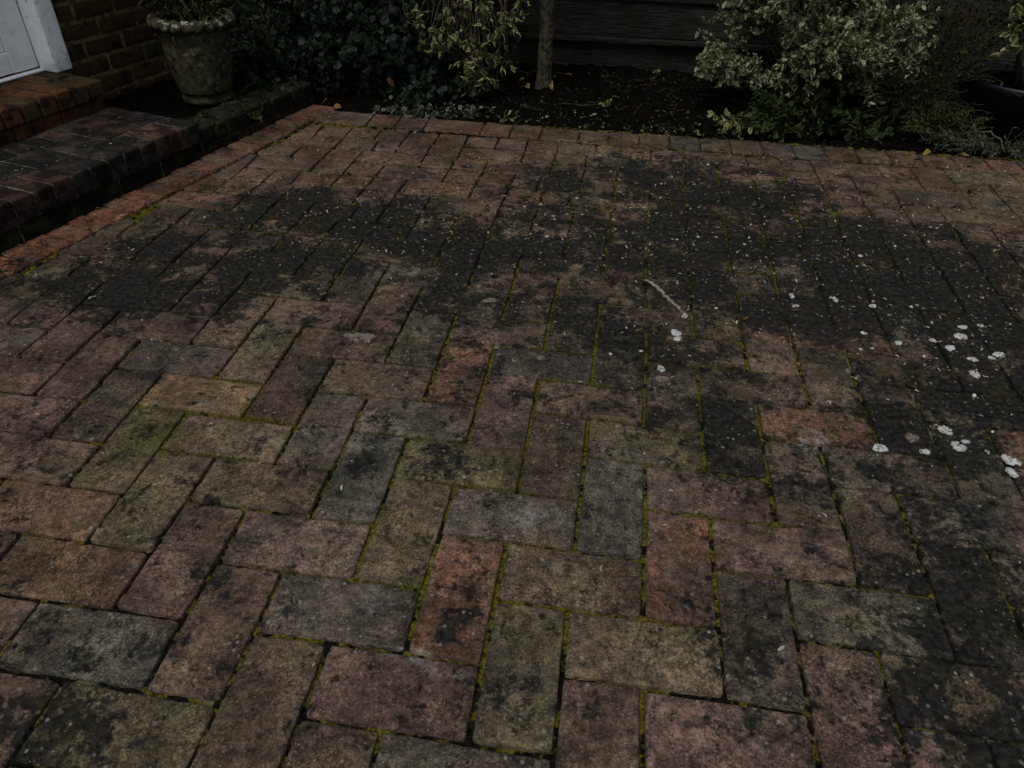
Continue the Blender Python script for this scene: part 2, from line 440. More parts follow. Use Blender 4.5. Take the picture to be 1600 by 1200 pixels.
# ------------------------------------------------------------------ the paving
PAL = dict(R=(.106, .057, .043), P=(.092, .061, .058), B=(.080, .063, .048), O=(.070, .066, .038), G=(.060, .064, .058),
           T=(.17, .12, .072), K=(.020, .022, .025), N=(.100, .063, .040), D=(.044, .036, .031), C=(.098, .088, .060), W=(.074, .067, .062))
TINT = {('H', -3, 1): 'W', ('H', -2, 0): 'B', ('H', -1, -1): 'B', ('V', 0, 0): 'R', ('V', -1, 1): 'G', ('V', -3, -1): 'R',
        ('V', -2, -2): 'O', ('H', 1, 1): 'P', ('V', 1, -1): 'D', ('H', 2, 0): 'G', ('V', 2, -2): 'P', ('V', 3, 1): 'D',
        ('V', 4, 0): 'K', ('V', -4, 0): 'O', ('V', -5, 1): 'G', ('H', -4, 2): 'O', ('V', -3, 3): 'P', ('V', -4, 4): 'R',
        ('H', -6, 0): 'P', ('V', -6, 2): 'W', ('V', -7, -1): 'P', ('V', -6, -2): 'B', ('H', -5, -1): 'W', ('H', -4, -2): 'P',
        ('V', -5, -3): 'B', ('H', -8, -2): 'G', ('H', -9, -1): 'N', ('H', -10, 0): 'N', ('V', -8, 0): 'C', ('V', -9, 1): 'O',
        ('H', -7, 1): 'B', ('H', -8, 2): 'C', ('H', -9, 3): 'T', ('H', -5, 3): 'W', ('H', -6, 4): 'B', ('V', -7, 3): 'D',
        ('V', -8, 4): 'C', ('V', -10, 2): 'D', ('V', -11, 3): 'P', ('H', -11, 1): 'P', ('H', -12, 2): 'P', ('H', -13, 3): 'P',
        ('V', -12, 4): 'P', ('H', -1, 3): 'O', ('V', -1, 5): 'K', ('H', -3, 5): 'K', ('V', 1, 3): 'K', ('H', 2, 4): 'R',
        ('H', 3, 3): 'D', ('V', 2, 2): 'B', ('H', 0, 2): 'P', ('V', 4, 4): 'K', ('H', 5, 5): 'K', ('H', 1, 5): 'D', ('V', 3, 5): 'D',
        ('H', 4, 2): 'G', ('V', -2, 2): 'D', ('H', -4, 6): 'D', ('H', -10, 4): 'W', ('V', -9, 5): 'P', ('V', -10, 6): 'P',
        ('H', -7, 5): 'P', ('V', 0, 4): 'D', ('V', -2, 6): 'D', ('H', 0, -2): 'P', ('H', 3, -1): 'B', ('V', -1, -3): 'P',
        ('V', 3, -3): 'P', ('H', 1, -3): 'B', ('H', 4, -2): 'D', ('V', 5, -1): 'K', ('H', -5, 7): 'D', ('V', 0, 12): 'B', ('H', -2, 12): 'R'}
PAL = {k: tuple(.80*(.80*c+.20*b) for c, b in zip(v, (.070, .064, .044))) for k, v in PAL.items()}
def ell(px, py, rx, ry, a):
    """a patch at that place: its centre and radii on the ground"""
    c = gpt(px, py); x1 = gpt(px+rx, py); y1 = gpt(px, py-ry); y0 = gpt(px, py+ry)
    return (c[0], (y1[1]+y0[1])/2, abs(x1[0]-c[0]), max(.008, (y1[1]-y0[1])/2), a)
ALG_SHADE = [ell(*e) for e in [(960, 640, 180, 50, .4), (1200, 700, 160, 70, .4), (1330, 760, 130, 80, .5), (700, 570, 120, 50, .35), (1450, 860, 150, 120, .5), (20, 980, 80, 60, .35), (1130, 470, 200, 60, .6), (130, 1010, 120, 45, .3), (520, 345, 200, 50, .8), (380, 400, 200, 45, .75), (200, 460, 200, 45, .75), (560, 400, 130, 45, .7), (690, 390, 140, 60, .7),  # entries near the bottom corners also paint frame-edge darkening over the real algae
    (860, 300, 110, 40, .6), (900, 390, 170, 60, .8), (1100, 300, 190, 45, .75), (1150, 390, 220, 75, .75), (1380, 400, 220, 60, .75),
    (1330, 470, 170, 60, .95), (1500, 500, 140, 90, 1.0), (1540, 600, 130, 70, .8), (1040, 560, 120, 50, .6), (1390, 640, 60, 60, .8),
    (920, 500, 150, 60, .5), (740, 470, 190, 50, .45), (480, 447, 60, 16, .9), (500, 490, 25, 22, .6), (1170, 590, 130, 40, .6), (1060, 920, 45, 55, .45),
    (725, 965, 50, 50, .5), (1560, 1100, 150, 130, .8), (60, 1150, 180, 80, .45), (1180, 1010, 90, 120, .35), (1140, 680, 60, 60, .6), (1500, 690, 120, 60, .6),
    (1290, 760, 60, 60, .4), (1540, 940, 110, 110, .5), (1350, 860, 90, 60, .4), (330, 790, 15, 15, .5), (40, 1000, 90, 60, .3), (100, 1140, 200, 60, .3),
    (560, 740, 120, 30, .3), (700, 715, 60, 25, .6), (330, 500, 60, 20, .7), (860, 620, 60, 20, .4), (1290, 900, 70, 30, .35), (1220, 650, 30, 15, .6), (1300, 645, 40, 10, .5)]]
GRN = [ell(*e) for e in [(130, 440, 120, 30, .45), (260, 400, 120, 30, .4), (620, 330, 120, 25, .35), (1100, 330, 140, 30, .3), (230, 680, 70, 50, .75), (240, 750, 60, 40, .45), (630, 850, 70, 70, .4), (480, 340, 200, 60, .3), (1000, 690, 90, 40, .4), (350, 440, 150, 50, .35),
    (1450, 420, 120, 30, .4), (790, 950, 60, 60, .3), (1400, 320, 200, 50, .35), (1200, 330, 100, 40, .3), (740, 860, 30, 60, .2), (1350, 750, 60, 40, .4)]]
PAL_ = [ell(*e) for e in [(840, 810, 70, 35, .75), (650, 1050, 70, 22, .9), (600, 935, 60, 30, .6), (560, 527, 32, 9, .85), (1060, 810, 45, 55, .45), (1270, 850, 45, 28, .6),
    (1400, 800, 60, 30, .3), (970, 800, 40, 80, .3), (1345, 585, 14, 10, .9), (1010, 760, 20, 30, .4), (800, 290, 110, 70, .25), (930, 235, 70, 25, .25),
    (1060, 740, 60, 20, .3), (1130, 1080, 40, 20, .2), (450, 850, 90, 40, .35), (870, 485, 40, 10, .45), (870, 560, 60, 8, .45), (770, 470, 30, 8, .6),
    (1270, 695, 45, 8, .8), (1480, 1050, 60, 40, .4), (1060, 290, 40, 30, .4), (900, 420, 150, 30, .15), (350, 570, 40, 20, .3)]]
JM = [ell(*e) for e in [(900, 620, 350, 200, .35), (1150, 400, 240, 120, .4), (330, 660, 120, 80, .4), (450, 380, 240, 80, .45), (750, 900, 250, 90, .3), (1450, 330, 150, 80, .15), (1050, 850, 120, 100, .3)]]
def field(E, x, y, pw=1.0):
    v = np.zeros_like(x)
    for (cx, cy, rx, ry, a) in E:
        d = ((x-cx)/rx)**2+((y-cy)/ry)**2
        v = np.maximum(v, a*np.exp(-np.power(d, 1.2)*.6))
    return v
def stain_shade_at(x, y):
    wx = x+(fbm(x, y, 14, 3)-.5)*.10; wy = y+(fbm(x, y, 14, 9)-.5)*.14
    s = np.stack([field(ALG_SHADE, wx, wy), field(GRN, wx, wy), field(PAL_, wx, wy)], -1)
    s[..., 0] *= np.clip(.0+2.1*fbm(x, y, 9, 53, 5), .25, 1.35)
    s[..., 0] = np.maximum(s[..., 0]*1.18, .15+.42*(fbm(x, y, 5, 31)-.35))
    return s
def warp(x, y):
    k = np.clip((y-.9)/.8, 0, 1)
    return x+.016*k*k*(3-2*k)+.0025*(fbm(x, y, 6, 41)-.5)*2, y+.0025*(fbm(x, y, 6, 47)-.5)*2

pav = MB()
def paver(x0, x1, y0, y1, nx, ny, tint, fn=None, gap=.0030, seed=0, lift=0.0):
    r = random.Random(seed)
    gy = gap+.0016*min(1, max(0, (y0-.8)/.5))          # the cross joints open up towards the back
    cx, cy = (x0+x1)/2, (y0+y1)/2
    hx, hy = (x1-x0)/2-gap*(.55+.8*r.random()), (y1-y0)/2-gy*(.6+.8*r.random())
    bw = .0034
    def lin(h, n):
        m = np.linspace(-h+bw, h-bw, n)
        return np.concatenate([[-h, -h, -h+bw*.3], m, [h-bw*.3, h, h]])
    a = lin(hx, nx); b = lin(hy, ny)
    A, B = np.meshgrid(a, b, indexing='ij')
    d = np.minimum(hx-np.abs(A), hy-np.abs(B))
    # outline wear: corners rounded, edges nibbled
    X = cx+A; Y = cy+B
    corner = np.clip(1-np.hypot(hx-np.abs(A), hy-np.abs(B))/.006, 0, 1)
    nib = (fbm(X+seed*.37, Y, 120, 5, 3)-.45)*.0028*(d < bw*.9)+corner*.0014
    A2 = A-np.sign(A)*np.where(hx-np.abs(A) < bw, np.clip(nib, 0, .006), 0)
    B2 = B-np.sign(B)*np.where(hy-np.abs(B) < bw, np.clip(nib, 0, .006), 0)
    q = np.clip(d/bw, 0, 1)
    Z = -.0022*(1-np.sqrt(np.clip(1-(1-q)**2, 0, 1)))
    Z = Z+(fbm(X, Y, 38, 21, 3)-.5)*.0026+(fbm(X, Y, 190, 33, 2)-.5)*.0012
    chip = np.clip(fbm(X, Y, 60, 77, 2)-.66, 0, 1)*np.clip(1-d/.014, 0, 1)
    Z = Z-chip*.02-np.clip(1-(hy-np.abs(B))/.012, 0, 1)**2*.0022*(y0 > .9)
    Z = Z+lift+(r.random()-.5)*.0030+A2*(r.random()-.5)*.045+B2*(r.random()-.5)*.045
    rot = (r.random()-.5)*.022
    X = cx+A2-B2*rot; Y = cy+B2+A2*rot
    I, J = A.shape
    sk = np.zeros_like(Z, bool); sk[0, :] = sk[-1, :] = True; sk[:, 0] = sk[:, -1] = True
    Z = np.where(sk, -.03, Z)
    X, Y = warp(X, Y)
    if fn is not None: P = fn(X, Y, Z)
    else: P = np.stack([X, Y, Z], -1)
    P = P.reshape(-1, 3)
    s = stain_shade_at(P[:, 0], P[:, 1])
    t = np.array(tint)[None, :]*(1+.12*(r.random()-.5)*2)
    alt = np.array(PAL[r.choice('BDWBCP')])[None, :]
    mm_ = np.clip((fbm(X.ravel()+seed*1.3, Y.ravel()-seed*.7, 13, 83, 4)-.42)*3.0, 0, .6)[:, None]
    t = t*(1-mm_)+alt*mm_
    i, j = np.meshgrid(np.arange(I-1), np.arange(J-1), indexing='ij')
    Q = np.stack([i*J+j, (i+1)*J+j, (i+1)*J+j+1, i*J+j+1], -1).reshape(-1, 4)
    ed_ = np.clip(1-d.ravel()/.009, 0, 1)
    s[:, 1] = np.maximum(s[:, 1], ed_*np.clip(.25+field(JM, P[:, 0], P[:, 1])*1.9, 0, 1.1)*(fbm(P[:, 0], P[:, 1], 12, 97)*1.6))
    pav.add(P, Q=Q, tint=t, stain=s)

YB = 1.80                       # where the herringbone stops and the back edging row begins
def tcoord(x, y): return (x-W0[0])*ND[0]+(y-W0[1])*ND[1]
def pick_tint(k, i, j):
    if (k, i, j) in TINT: return PAL[TINT[(k, i, j)]]
    r = random.Random(i*91+j*57+(3 if k == 'H' else 0))
    if j >= 12 and i < -3: c = r.choice('RRPPBRN')
    elif j >= 13: c = r.choice('BPCWRB')
    elif j > 8: c = r.choice('BPWRDB')
    else: c = r.choice('PBWRBGPO')
    v = np.array(PAL[c]); w = np.array(PAL['B'])
    return v*.7+w*.3
cells = []
for j in range(-14, 18):
    for i in range(-18, 24):
        if (i+2+j) % 4 == 0: cells.append(('H', i, j, i, i+2, j, j+1))
        if (i+j) % 4 == 0: cells.append(('V', i, j, i, i+1, j, j+2))
TIN = .112
for (k, i, j, a0, a1, b0, b1) in cells:
    x0, x1, y0, y1 = a0*.1, a1*.1, b0*.1, b1*.1
    if y0 >= YB: continue
    y1 = min(y1, YB)
    tc = [tcoord(x, y) for x in (x0, x1) for y in (y0, y1)]
    if max(tc) < TIN+.02: continue
    if min(tc) < TIN:                       # cut paver against the soldier course
        ym = (y0+y1)/2
        xe = W0[0]+(TIN-(ym-W0[1])*ND[1])/ND[0]
        if xe > x1-.02: continue
        xs_ = max(x0, xe)
        def cutfn(X, Y, Z, x0=xs_, x1=x1, ym=ym):
            u = (x1-X)/(x1-x0)
            return np.stack([X+u*(Y-ym)*.25, Y, Z], -1)
        paver(xs_, x1, y0, y1, max(4, int((x1-xs_)/.007)), int((y1-y0)/.007), pick_tint(k, i, j), cutfn, seed=i*131+j)
        continue
    rr_ = random.Random(i*17+j*29)
    far_l = j >= 11 and i < -2
    if ((far_l and (k == 'V' or rr_.random() < .45)) or (j >= 11 and i >= -2 and rr_.random() < (.65 if k == 'V' else .25))) and y1-y0 > .05:
        f_ = .5 if k == 'V' else rr_.choice([.5, .5, .4, .62])
        if k == 'V' and y1-y0 < .15: f_ = .499
        nn_ = lambda q: max(4, int(q/.0075))
        if k == 'H':
            xm = x0+(x1-x0)*f_
            paver(x0, xm, y0, y1, nn_(xm-x0), nn_(y1-y0), pick_tint(k, i, j), seed=i*131+j)
            paver(xm, x1, y0, y1, nn_(x1-xm), nn_(y1-y0), pick_tint(k, i+1, j), seed=i*131+j+7000)
        else:
            ym = y0+(y1-y0)*f_
            paver(x0, x1, y0, ym, nn_(x1-x0), nn_(ym-y0), pick_tint(k, i, j), seed=i*131+j)
            paver(x0, x1, ym, y1, nn_(x1-x0), nn_(y1-ym), pick_tint(k, i, j+1), seed=i*131+j+7000)
        continue
    vis = (-1.65 < x0 < 1.5) and (-.45 < y0)
    st_ = .0052 if (vis and y0 < 1.0) else (.0075 if vis else .02)
    paver(x0, x1, y0, y1, int((x1-x0)/st_), int((y1-y0)/st_), pick_tint(k, i, j), seed=i*131+j)
# back edging row: mostly headers, a few stretchers
x = -1.27; k = 0
while x < 2.3:
    wdt = {1: .2, 4: .2, 7: .13}.get(k, .1) if x < -.35 else .1
    f_ = lambda X, Y, Z: np.stack([X, Y+.035-.03*(X+1.2)/1.2*np.where(X < 0, 1, .55), Z], -1)
    r = random.Random(k*7)
    paver(x, x+wdt, YB, YB+.125, int(wdt/.008), 14, np.array(PAL[r.choice('RPBNR' if (x < -.4 or x > .5) else 'BDGP')])*.85, f_, seed=900+k)
    x += wdt; k += 1
# red soldier course at the foot of the step and kerb
s = -3.2; k = 0
while s < .86:
    wdt = .056+.008*random.Random(k).random()
    f_ = lambda X, Y, Z: wst(X, Y, Z+.002)
    r = random.Random(k*3+1)
    tn = np.array((.118, .052, .032)) if s < .02 else np.array((.075, .040, .027))
    paver(s, s+wdt, .004+.004*r.random(), TIN, 10, 14, tn*(.8+.35*r.random()), f_, seed=1500+k)
    s += wdt+.001; k += 1
o = pav.build("patio_paving", M_PAVER)
tag(o, label="worn brick paving laid in herringbone, stained black and green", kind="structure")

# moss and dirt filling the joints: a lumpy bed just under the paver tops
def grid_patch(x0, x1, y0, y1, st, zf):
    X, Y = np.meshgrid(np.arange(x0, x1+st/2, st), np.arange(y0, y1+st/2, st), indexing='ij')
    I, J = X.shape
    i, j = np.meshgrid(np.arange(I-1), np.arange(J-1), indexing='ij')
    Q = np.stack([i*J+j, (i+1)*J+j, (i+1)*J+j+1, i*J+j+1], -1).reshape(-1, 4)
    return np.stack([X, Y, zf(X, Y)], -1).reshape(-1, 3), Q
def jz(X, Y):
    m = fbm(X, Y, 6, 61)
    return -.0088+.0075*(fbm(X, Y, 55, 63, 3)-.3)*(.5+m)+.0030*(fbm(X, Y, 200, 67, 2)-.5)
V, Q = grid_patch(-1.75, 1.6, -.5, 1.96, .0052, jz)
moss = .42+.45*(fbm(V[:, 0], V[:, 1], 4, 71)-.5)+field(JM, V[:, 0], V[:, 1])
o = mesh_obj("joint_moss", V, Q, M_JOINT, attrs={"moss": moss, "grime_shade": stain_shade_at(V[:, 0], V[:, 1])[:, 0]*.85})  # joints take the same algae and painted corner darkening
tag(o, "yellow green moss and dirt filling the joints between the pavers", "moss", kind="stuff")
o2V, o2Q = grid_patch(-3.2, 3.4, -1.6, 1.96, .05, lambda X, Y: X*0-.0125)
o = mesh_obj("paving_bed", o2V, o2Q, M_JOINT, attrs={"moss": np.full(len(o2V), .4)})
tag(o, label="sand bed below the pavers", kind="structure")

# ------------------------------------------------------------------ soil beds
def sz(X, Y):
    return -.022+.035*(fbm(X, Y, 7, 5)-.4)+.034*(fbm(X, Y, 38, 9, 4)-.5)+np.clip((Y-2.0)*.05, -.005, .04)
V, Q = grid_patch(-1.5, 2.6, 1.90, 2.72, .008, sz)
o = mesh_obj("flower_bed_soil", V, Q, M_SOIL); tag(o, label="dark bare soil of the bed behind the patio", kind="structure")
def sz2(X, Y): return .066+.02*(fbm(X, Y, 30, 15, 4)-.5)
V, Q = grid_patch(0, 1, 0, 1, .02, lambda X, Y: X*0)
ss = .30+V[:, 0]*.62; tt = -.52+V[:, 1]*.42
Pw = wst(ss, tt, 0); Pw[:, 2] = sz2(Pw[:, 0], Pw[:, 1])
o = mesh_obj("raised_bed_soil", Pw, Q, M_SOIL); tag(o, label="shaded soil between the kerb and the house wall", kind="structure")

# ------------------------------------------------------------------ house wall with door
BL, BH, MJ = .1555, .0553, .0105
house = empty("house", wst(-.9, -.6, 0), "dark brown brick house wall with a white painted door at the top of the steps", "house")
wall = MB(); mort = MB()
fw = lambda a, b, c: wst(a, b, c)
DS0, DS1, DZ1 = -.62, .339, 1.55          # door opening with its frame
WT = -.50
zc = -.02+.0025
row = 0
while zc < 2.0:
    off = (row % 2)*BL/2
    s = -3.0+off
    while s < .86:
        a0, a1 = s, min(s+BL-MJ, .865)
        zz0, zz1 = zc, zc+BH-MJ
        segs = [(a0, a1)]
        if zz1 > .185 and zz0 < DZ1:
            segs = []
            if a0 < DS0: segs.append((a0, min(a1, DS0-.003)))
            if a1 > DS1: segs.append((max(a0, DS1+.003), a1))
        for (q0, q1) in segs:
            if q1-q0 < .015: continue
            near = q0 > .2 and zz0 < .7
            r = random.Random(row*57+int(s*100))
            t = np.array(r.choice([(.036, .023, .012), (.042, .024, .012), (.032, .022, .013), (.050, .028, .013)]))*(.8+.4*r.random())
            j = (r.random()-.5)*.003
            rbox(wall, fw, q0, q1, WT-.06, WT+j, zz0, zz1, .0025, (10, 1, 4) if near else (1, 1, 1), .0012 if near else 0, row, tint=t)
        s += BL
    zc += BH; row += 1
wall.build("brick", M_WALLB, house)["label"] = "dark brown weathered brickwork"
for (a, b, z0, z1) in [(-3.0, DS0-.003, -.05, 1.99), (DS1+.003, .858, -.05, 1.99), (DS0-.003, DS1+.003, DZ1+.02, 1.99), (DS0-.003, DS1+.003, -.05, .18)]:
    rbox(mort, fw, a, b, WT-.055, WT-.0022, z0, z1, .001, (int((b-a)/.03)+1, 1, int((z1-z0)/.03)+1), .0015, 5)
mort.build("mortar", M_MORT, house, True)
# side return of the house, running back from the corner
ret = MB()
rbox(ret, fw, .80, .858, -1.6, WT-.056, -.05, 1.99, .002, (1, 1, 1), tint=(.08, .05, .03))
ret.build("side_wall", M_WALLB, house, False)
# door frame (architrave), reveal, door leaf
fr = MB()
ZD = .1905
for (a0, a1) in [(.276, .3385), (DS0+.0005, DS0+.063)]:
    rbox(fr, fw, a0, a1, -.552, -.483, ZD, 1.50, .004, (4, 4, 30), .0011, 3)
rbox(fr, fw, DS0+.001, .3380, -.552, -.4835, 1.5005, 1.549, .004, (20, 3, 3), .0011, 3)
fr.build("door_frame", M_PAINT, house)
leafd = MB()
DT = -.548
rbox(leafd, fw, .1885, .2735, DT-.03, DT, .2035, 1.498, .0022, (3, 1, 30), .0006, 3)     # right stile
rbox(leafd, fw, DS0+.065, DS0+.145, DT-.03, DT, .2035, 1.498, .003, (3, 1, 30), .0006, 3)
rbox(leafd, fw, DS0+.1455, .1880, DT-.03, DT-.0012, .2035, .262, .003, (20, 1, 3), .0006, 3)  # bottom rail
rbox(leafd, fw, DS0+.1455, .1880, DT-.03, DT-.0012, .74, .82, .003, (20, 1, 3), .0006, 3)
rbox(leafd, fw, DS0+.1455, .1880, DT-.03, DT-.0012, 1.42, 1.498, .003, (20, 1, 3), .0006, 3)
door = leafd.build("door", M_PAINT, house)
pn = MB()
rbox(pn, fw, DS0+.146, .1875, DT-.028, DT-.011, .2625, .7395, .002, (8, 1, 8), .0006, 8)
rbox(pn, fw, DS0+.146, .1875, DT-.028, DT-.011, .8205, 1.4195, .002, (8, 1, 8), .0006, 8)
bead = MB()
for (z0, z1) in [(.2625, .7395)]:
    rbox(bead, fw, .1790, .1872, DT-.0105, DT-.003, z0, z1, .003, (1, 1, 20), 0)
    rbox(bead, fw, DS0+.15, .1785, DT-.0105, DT-.003, z0+.0003, z0+.009, .003, (20, 1, 1), 0)
def child(mb, name, mat, par):
    """sub-part: parented to a part whose own origin is its thing's origin"""
    o = mb.build(name, mat, None)
    me = o.data
    org = np.array(house.location)
    co = np.empty(len(me.vertices)*3, dtype=np.float32); me.vertices.foreach_get("co", co)
    co = co.reshape(-1, 3)-org[None, :].astype(np.float32); me.vertices.foreach_set("co", co.ravel()); me.update()
    o.parent = par
    return o
child(pn, "door_panel", M_PAINT, door); child(bead, "beading", M_PAINT, door)
sl = MB()
rbox(sl, fw, DS0+.065, .2755, -.556, -.535, ZD, ZD+.0075, .0025, (20, 2, 1), .0004, 5)
sl.build("threshold", M_PAINT, house)

# ------------------------------------------------------------------ steps
def step(name, label, s0, s1, t_front, t_back, z0, z1, thick, rowlen, mat, tints, seed, mm, rw=.0575, over=.012):
    top = MB(); pl = MB(); mo = MB()
    root = empty(name, wst((s0+s1)/2, (t_front+t_back)/2, z0), label, "step", None)
    rows = []
    t = t_front
    while t-t_back > .03:
        rows.append((max(t_back, t-rowlen), t)); t -= rowlen
    for ri, (ta, tb) in enumerate(rows):
        s = s1; k = 0
        while s > s0:
            r = random.Random(seed+k*13+ri*101)
            w_ = rw*(1+.10*(r.random()-.5))
            if ri == 1 and seed == 10: w_ = rw*2
            tn = np.array(r.choice(tints))*(.8+.45*r.random())
            near = s > -.6
            dz = (r.random()-.5)*.003
            g1 = .0022+.0015*r.random()
            rbox(top, fw, s-w_+g1, s-g1, ta+.003, tb-(.002 if ri else 0), z1-thick, z1+dz, .003,
                 (8, 14, 6) if near else (1, 2, 1), .0013, seed+k, tint=tn)
            s -= w_; k += 1
    if z1-thick-z0 > .015:
        s = s1-.012; k = 0
        while s > s0:
            r = random.Random(seed+k*17+5)
            w_ = .1555
            tn = np.array(r.choice(tints))*(.6+.4*r.random())
            rbox(pl, fw, max(s-w_+.004, s0), s, t_back, t_front-over+(r.random()-.5)*.002, z0-.01, z1-thick-.007, .003, (12, 10, 4), .0012, seed+k, tint=tn)
            s -= w_; k += 1
    rbox(mo, fw, s0, s1-.006, t_back, t_front-.006, z1-thick+.001, z1-.0040, .002, (60, 12, 2), .001, 3)
    rbox(mo, fw, s0, s1-.014, t_back-.001, t_front-over-.003, z0-.02, z1-thick+.0005, .002, (60, 12, 2), .001, 3)
    top.build("tread_brick", mat, root)
    if pl.n: pl.build("riser_brick", M_KERB if seed == 10 else mat, root)
    mo.build("mortar", mm, root)
    return root
step("brick_step", "wide lower brick step blackened by algae, standing on the paving", -3.0, .305, .010, -.352, 0, .105, .058, .122, M_STEP,
     [(.052, .032, .026), (.026, .022, .020), (.068, .043, .033), (.040, .035, .027)], 10, M_SMORT)
step("brick_step", "orange brown upper brick step directly under the white door", -2.6, .292, -.318, -.553, .105, .190, .048, .112, M_UPPER,
     [(.092, .042, .021), (.074, .04, .021), (.055, .04, .022)], 60, M_DMORT)

# kerb
kerb = empty("brick_kerb", wst(.58, -.06, 0), "low mossy brick kerb running from the lower step to the back corner of the patio", "kerb")
kt = MB(); kf = MB(); km = MB()
s = .312; k = 0
while s < .87:
    r = random.Random(k+5)
    tn = np.array(r.choice([(.032, .028, .018), (.042, .035, .022), (.034, .032, .018)]))*(.8+.4*r.random())
    w_ = .0555+.004*r.random()
    rbox(kt, fw, s+.002, s+w_-.002, -.118, .004+(r.random()-.5)*.004, .026, .076+(r.random()-.5)*.006, .006, (8, 12, 6), .0022, k*7, tint=tn)
    s += w_; k += 1
s = .31; k = 0
while s < .86:
    r = random.Random(k+50)
    rbox(kf, fw, s+.003, s+.115, -.11, -.003+(r.random()-.5)*.003, -.03, .022, .004, (12, 3, 4), .0015, k*7, tint=np.array((.06, .05, .035)))
    s += .12; k += 1
rbox(km, fw, .309, .868, -.112, -.004, -.03, .070, .004, (40, 8, 4), .002, 3)
kt.build("coping_brick", M_KERB, kerb); kf.build("base_brick", M_KERB, kerb); km.build("mortar", M_DMORT, kerb)

# ------------------------------------------------------------------ fence
fence = empty("timber_fence", (.0, 2.7, 0), "tall weathered dark timber fence of wide horizontal boards behind the flower bed", "fence")
fx = lambda a, b, c: np.stack([a, b, c], -1)
gb = MB(); rbox(gb, fx, -2.6, 2.9, 2.700, 2.730, -.06, .112, .003, (120, 1, 6), .0012, 4); gb.build("gravel_board", M_WOOD, fence)
rl = MB(); rbox(rl, fx, -2.6, 2.9, 2.668, 2.699, .1145, .1345, .004, (120, 2, 2), .0015, 9); rl.build("rail", M_WOOD, fence)
z = .136; k = 0
while z < 1.25:
    b = MB()
    hgt = .137
    fb = lambda a, b_, c, z=z: np.stack([a, b_-.014*(1-(c-z)/.137), c+.002*np.sin(a*2+z*9)], -1)
    rbox(b, fb, -2.6, 2.9, 2.706, 2.7175, z, z+hgt, .002, (120, 1, 8), .0012, k*11)
    b.build("board", M_WOOD, fence)
    z += .134; k += 1
for px_ in (-2.0, -.70, .62, 1.95):
    b = MB(); rbox(b, fx, px_-.025, px_+.025, 2.7325, 2.78, -.06, 1.3, .004, (2, 2, 20), .001, 3); b.build("post", M_WOOD, fence)

# ------------------------------------------------------------------ stone pot
PC = np.array([-1.463, 1.760]); PZ = .073
pot = empty("plant_pot", (PC[0], PC[1], PZ), "large round mossy concrete pot with a thick rope rim standing on the raised bed", "plant pot")
H = .262
body = MB()
prof = [(.002, 0), (.070, 0), (.083, .001), (.0885, .006), (.089, .013), (.086, .018), (.085, .022), (.0875, .027), (.0870, .033)]
for q in np.linspace(.05, .86, 26):
    rr = .087+(.127-.087)*(q**.72)
    prof.append((rr, .033+(H*.86-.033)*(q-.05)/.81))
prof += [(.1275, H*.865), (.130, H*.875), (.1305, H*.885), (.128, H*.895)]
body_prof = [(a, b+PZ) for a, b in prof]
body_prof = [(a*.91, b) for a, b in body_prof]
lathe(body, PC[0], PC[1], body_prof, 128, .0028, 5)
Vb = body.V[0]
# shallow relief band of swags on the belly
ang = np.arctan2(Vb[:, 1]-PC[1], Vb[:, 0]-PC[0]); rad = np.hypot(Vb[:, 0]-PC[0], Vb[:, 1]-PC[1]); zz = Vb[:, 2]-PZ
swag = np.exp(-((zz-.150-.022*np.cos(ang*6))/.010)**2)*.0022+np.exp(-((zz-.205)/.004)**2)*.003
swag *= (rad > .09)
sc = (rad+swag)/np.maximum(rad, 1e-6)
Vb[:, 0] = PC[0]+(Vb[:, 0]-PC[0])*sc; Vb[:, 1] = PC[1]+(Vb[:, 1]-PC[1])*sc
body.A["lich"] = [np.exp(-((zz-.15)/.04)**2)*.32]
body.build("body", M_STONE, pot)
rim = MB()
th = np.linspace(0, 2*math.pi, 160, endpoint=False); ph = np.linspace(0, 2*math.pi, 20, endpoint=False)
TH, PH = np.meshgrid(th, ph, indexing='ij')
rr = .0165+.0030*np.cos(PH*2-TH*22)+.0016*(fbm(TH*8, PH*3, 3, 8)-.5)
Rr = .1145+rr*np.cos(PH)*.95; Zr = PZ+H-.018+rr*np.sin(PH)*1.0
V = np.stack([PC[0]+Rr*np.cos(TH), PC[1]+Rr*np.sin(TH), Zr], -1).reshape(-1, 3)
i, k = np.meshgrid(np.arange(160), np.arange(20), indexing='ij')
Q = np.stack([i*20+k, ((i+1) % 160)*20+k, ((i+1) % 160)*20+(k+1) % 20, i*20+(k+1) % 20], -1).reshape(-1, 4)
rim.add(V, Q=Q, lich=np.clip(.4+1.2*np.sin(PH)+.5*np.cos(TH+1.3), 0, 1).ravel())
rim.build("rim", M_STONE, pot)
inn = MB(); lathe(inn, PC[0], PC[1], [(.106, PZ+H-.02), (.102, PZ+H-.05), (.0, PZ+H-.045)], 64, .002, 4, lich=0.0)
inn.build("compost", M_SOIL, pot)

# dark glazed pot at the right edge
DC = np.array([1.285, 2.285]); 
pot2 = empty("plant_pot", (DC[0], DC[1], 0), "big dark blue black glazed pot half out of the frame beside the twiggy shrub", "plant pot")
b2 = MB(); lathe(b2, DC[0], DC[1], [(0, -.02), (.13, -.02), (.145, 0), (.19, .08), (.215, .15), (.218, .165), (.212, .172), (.203, .168), (.2, .15), (.18, .09), (0, .09)], 96)
b2.build("body", M_POTB, pot2)
b3 = MB(); lathe(b3, DC[0], DC[1], [(.197, .140), (.1, .147), (0, .146)], 48, .003, 2); b3.build("compost", M_SOIL, pot2)

